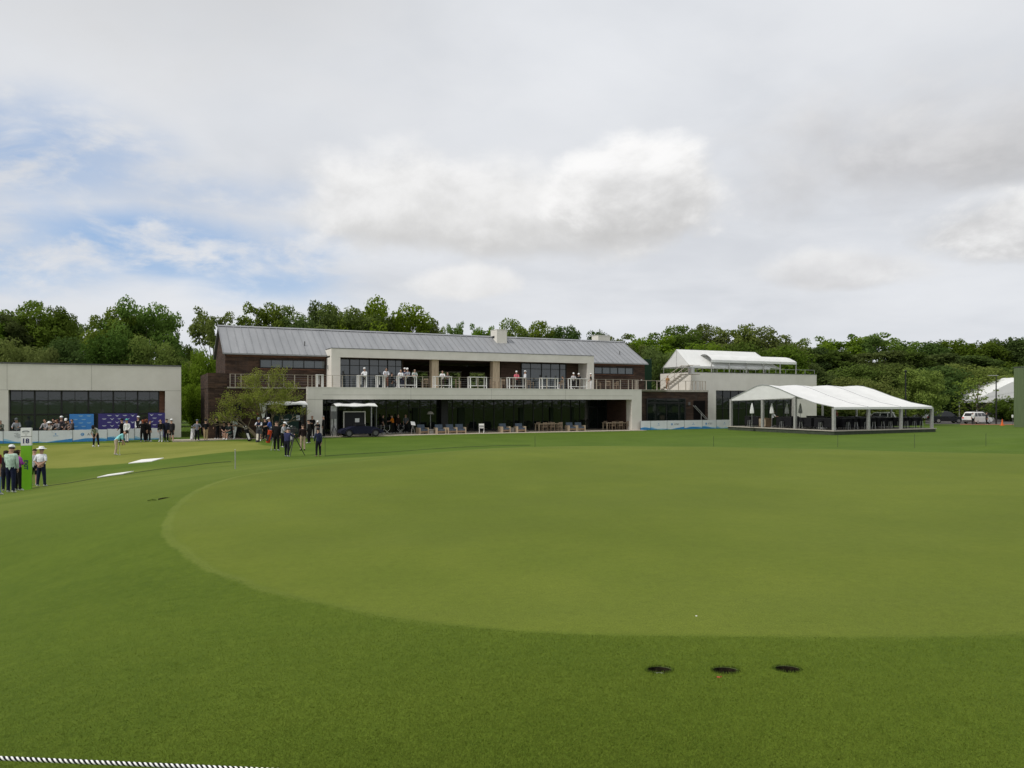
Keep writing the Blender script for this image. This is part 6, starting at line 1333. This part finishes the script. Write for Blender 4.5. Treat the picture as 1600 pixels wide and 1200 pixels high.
for a in [(402, 471, 108, 66, 'airy', 'tree with ragged top above the left end of the grey roof'), (444, 478, 111, 84, 'round', 'rounded tree second from left above the grey roof'), (506, 471, 116, 66, 'deep', 'dark tall crown peeking between the ragged and the broad crowns'), (475, 494, 105, 80, 'round', 'low crown in front of the dark tall one above the roof'), (552, 481, 104, 120, 'broad', 'broad feathery crown above the roof, left half'), (606, 474, 106, 126, 'broad', 'broad feathery crown above the roof, right half'), (655, 494, 108, 56, 'airy', 'drooping right shoulder of the broad crowns above the roof'),
 (684, 505, 118, 36, 'airy', 'small thin tree right of the broad crowns above the roof'), (712, 502, 121, 30, 'airy', 'small isolated crown halfway to the large chimney'), (752, 505, 124, 44, 'airy', 'thin crown just left of the large chimney'), (796, 498, 127, 74, 'round', 'rounded crown just right of the large chimney'), (842, 501, 130, 74, 'round', 'rounded crown above the roof midway between both chimneys'), (882, 508, 131, 70, 'deep', 'dark crown left of the small chimney'), (925, 515, 134, 70, 'deep', 'dark low crown behind the small chimney'), (975, 523, 128, 66, 'airy', 'pale crown above the right end of the grey roof')]: tree(*a, gm_)
for a in [(640, 545, 103, 190, 'thicket', 'wide dark thicket seen through the balcony hall, left part'), (740, 548, 106, 190, 'thicket2', 'wide thicket seen through the balcony hall, right part'), (840, 540, 112, 160, 'thicket', 'dark thicket hidden behind the right half of the clubhouse roof')]: tree(*a, 'thickets behind the clubhouse')
for a in [(1012, 520, 138, 84, 'airy', 'pale green tree just right of the clubhouse gable'), (1056, 508, 143, 100, 'round', 'rounded tree above the left end of the roof tent'), (1100, 506, 147, 90, 'round', 'tallest rounded tree above the roof tent'), (1146, 506, 146, 70, 'airy', 'bright crown above the right end of the pitched roof tent'), (1192, 510, 148, 100, 'round', 'rounded tree above the barrel canopy'), (1232, 524, 152, 70, 'airy', 'sloping right shoulder tree above the barrel canopy end'), (1262, 540, 156, 60, 'tall', 'thin dark tree in the dip right of the cream building'), (1308, 523, 166, 76, 'airy', 'ragged-topped tree right of the dip in the wood'), (1345, 519, 168, 74, 'airy', 'ragged-topped tree with pale tips above the big tent left half'), (1392, 521, 170, 90, 'airy', 'ragged-topped tree above the bright round tree'),
 (1436, 531, 174, 90, 'deep', 'dark tree above the bright round tree right side'), (1484, 529, 178, 90, 'deep', 'dark tree of the wood left of the event tent peak'), (1530, 532, 180, 90, 'deep', 'dark tree of the wood above the event tent slope'), (1572, 527, 182, 90, 'deep', 'dark tree of the wood above the event tent peak'), (1618, 524, 184, 100, 'deep', 'dark tree of the wood cut off by the right photo edge'), (1290, 543, 158, 90, 'tall', 'dark narrow tree between the cream building and the big tent'), (1370, 546, 156, 90, 'tall', 'dark narrow tree behind the big tent ridge end'), (1415, 548, 158, 80, 'tall', 'dark narrow tree directly behind the bright round tree'), (1462, 550, 160, 90, 'tall', 'dark narrow tree between bright round tree and sapling'), (1512, 552, 162, 100, 'tall', 'dark narrow tree behind the left end of the event tent')]: tree(*a, gr)
for a in [(1030, 542, 120, 90, 'thicket2', 'bushy tree behind the left end of the roof tent'), (1085, 536, 124, 120, 'thicket2', 'bushy tree behind the pitched roof tent'), (1150, 535, 126, 120, 'thicket', 'bushy tree behind the barrel canopy'), (1218, 540, 128, 110, 'thicket', 'bushy dark tree behind the right end of the cream building'), (1275, 566, 130, 100, 'thicket', 'bushy dark tree behind the big tent left bay'), (1330, 568, 134, 110, 'thicket', 'bushy dark tree behind the big tent middle bay'), (1392, 566, 134, 110, 'thicket', 'bushy dark tree behind the big tent right bay'), (1456, 570, 140, 120, 'thicket', 'bushy dark tree behind the dark SUV'), (1520, 566, 144, 120, 'thicket2', 'bushy tree behind the sapling and event tent'), (1580, 570, 150, 120, 'thicket', 'bushy dark tree beside the green wall top'), (1640, 570, 150, 120, 'thicket', 'bushy dark tree outside the green wall'),
 (1466, 604, 146, 60, 'thicket2', 'bushy tree between the dark SUV and the wood'), (1572, 618, 126, 56, 'thicket', 'leafy dark shrub at the event tent front'), (1300, 612, 118, 110, 'thicket2', 'hedge-like shrub seen under the big tent, left'), (1385, 612, 122, 120, 'thicket2', 'hedge-like shrub seen under the big tent, right')]: tree(*a, gu)
for a in [(1436, 573, 106, 72, 'lime', 'bright yellow-green round tree behind the dining tent end'), (1352, 586, 104, 110, 'olive', 'wide olive feathery shrub behind the dining tent ridge'), (1528, 583, 118, 78, 'sapling', 'sparse young tree in front of the event tent'), (1500, 622, 121, 26, 'sapling', 'sparse low sapling left of the event tent front')]: tree(*a, 'young bright trees on the right')

# the light feathery tree before the clubhouse, with bare lower limbs
def feathery():
    rng = np.random.default_rng(7); Y = 61.0; q = far(405, Y); t = thing('feathery_tree', 'small light feathery tree with slanting limbs before the dark clubhouse wing', 'tree', q, 0)
    tk = MB(); tips = []
    def limb(p, d, L, r, lv):
        n = 4; pts = [p]; rs = [r]
        for i in range(n): d = (d+Vector(rng.normal(size=3))*.13+Vector((0, 0, .03))).normalized(); p = p+d*(L/n); pts.append(p); rs.append(r*(1-.55*(i+1)/n))
        tk.tube(pts, rs, 6 if lv < 2 else 4)
        if lv >= 2: tips.extend([(pts[2], .30), (pts[3], .34), (pts[4], .36)])
        if lv < 3:
            for k in range(4 if lv < 2 else 3):
                f = rng.uniform(.4, 1); b = pts[min(n, int(f*n+.5))]; a_ = rng.uniform(0, 2*PI); nd = (d*.75+Vector((math.cos(a_)*.8, math.sin(a_)*.6, rng.uniform(-.25, .35)))).normalized(); limb(b, nd, L*rng.uniform(.5, .7), r*.5, lv+1)
    for dx, dy, dz, L in ((-.85,-.2,.62,2.7), (-.35,.3,1.0,2.7), (.3,-.3,1.0,2.6), (.75,.25,.75,2.7), (.05,.1,1.1,3.0), (-.65,.4,.9,2.6), (.9,-.1,.5,2.3)):
        limb(Vector((.12*dx, .12*dy, 0)), Vector((dx, dy, dz+.25)).normalized(), L, .085, 0)
    wid = [(-.5, 0)]
    cl = [(p.x*1.0, p.y, p.z, r) for p, r in tips]
    ok = [c for c in cl if c[2] > (1.3 if c[0] < .2 else 2.0)]
    V = leaf_cloud(ok, 13500, .085, rng, .8); link('crown', leaf_mesh('crown', V, M['leaf_feather']), t); tk.build('trunk', M['bark_pale'], t, True)
    xs = np.array([c[0] for c in ok]); zs = np.array([c[2] for c in ok]); w = 6.2/(np.percentile(xs, 98)-np.percentile(xs, 2)+.3); h = 5.75/(np.percentile(zs, 99)+.25)
    t.scale = (w, w, h); t.location.x -= float(np.median(xs))*w*.6-.15
M['leaf_feather'] = m_leaf('feathery_leaves', (.17,.215,.028), (.26,.29,.055), .45, .005, .03); M['bark_pale'] = pm('pale_bark', (.20,.165,.11), .95, .1, var=.25, scale=6)
feathery()
# spiky plants beside the golf bags, shrubs along the wing
def tuft(px, v, label, hgt, n, w):
    c = UV(u_at(px, v), v); c.z = H(c.x, c.y); t = thing('tufted_plant', label, 'plant', c, 0, 'tufted plants along the clubhouse wing'); rng = np.random.default_rng(int(px)); mb = MB()
    for k in range(n):
        a_ = rng.uniform(0, 2*PI); e = rng.uniform(.3, 1.2); L = hgt*rng.uniform(.7, 1.15); d = Vector((math.cos(a_)*math.cos(e), math.sin(a_)*math.cos(e), math.sin(e))); b = Vector((math.cos(a_), math.sin(a_), 0))*w*rng.uniform(0, .35); s = Vector((-math.sin(a_), math.cos(a_), 0))*.03
        m_ = b+d*L*.55; e_ = b+d*L-Vector((0, 0, L*.18)); mb.add([b-s, b+s, m_+s*.8, m_-s*.8, e_], [(0,1,2,3), (3,2,4)])
    mb.build('leaves', M['leaf_olive'], t); MB().lathe([(.05, -.05), (.06, .1), (.02, .25)], n=8).build('stem', M['bark'], t)
for px, v, lb, hg in ((383, -.2, 'pale spiky plant between the seated people and the black golf bag', .95), (392, .0, 'spiky plant behind the black golf bag', .8), (447, -1.9, 'low tufted plant behind the camera operator', .6), (460, -1.9, 'low tufted plant right of the camera operator', .6)): tuft(px, v, lb, hg, 70, .5)
bpy.context.view_layer.update()
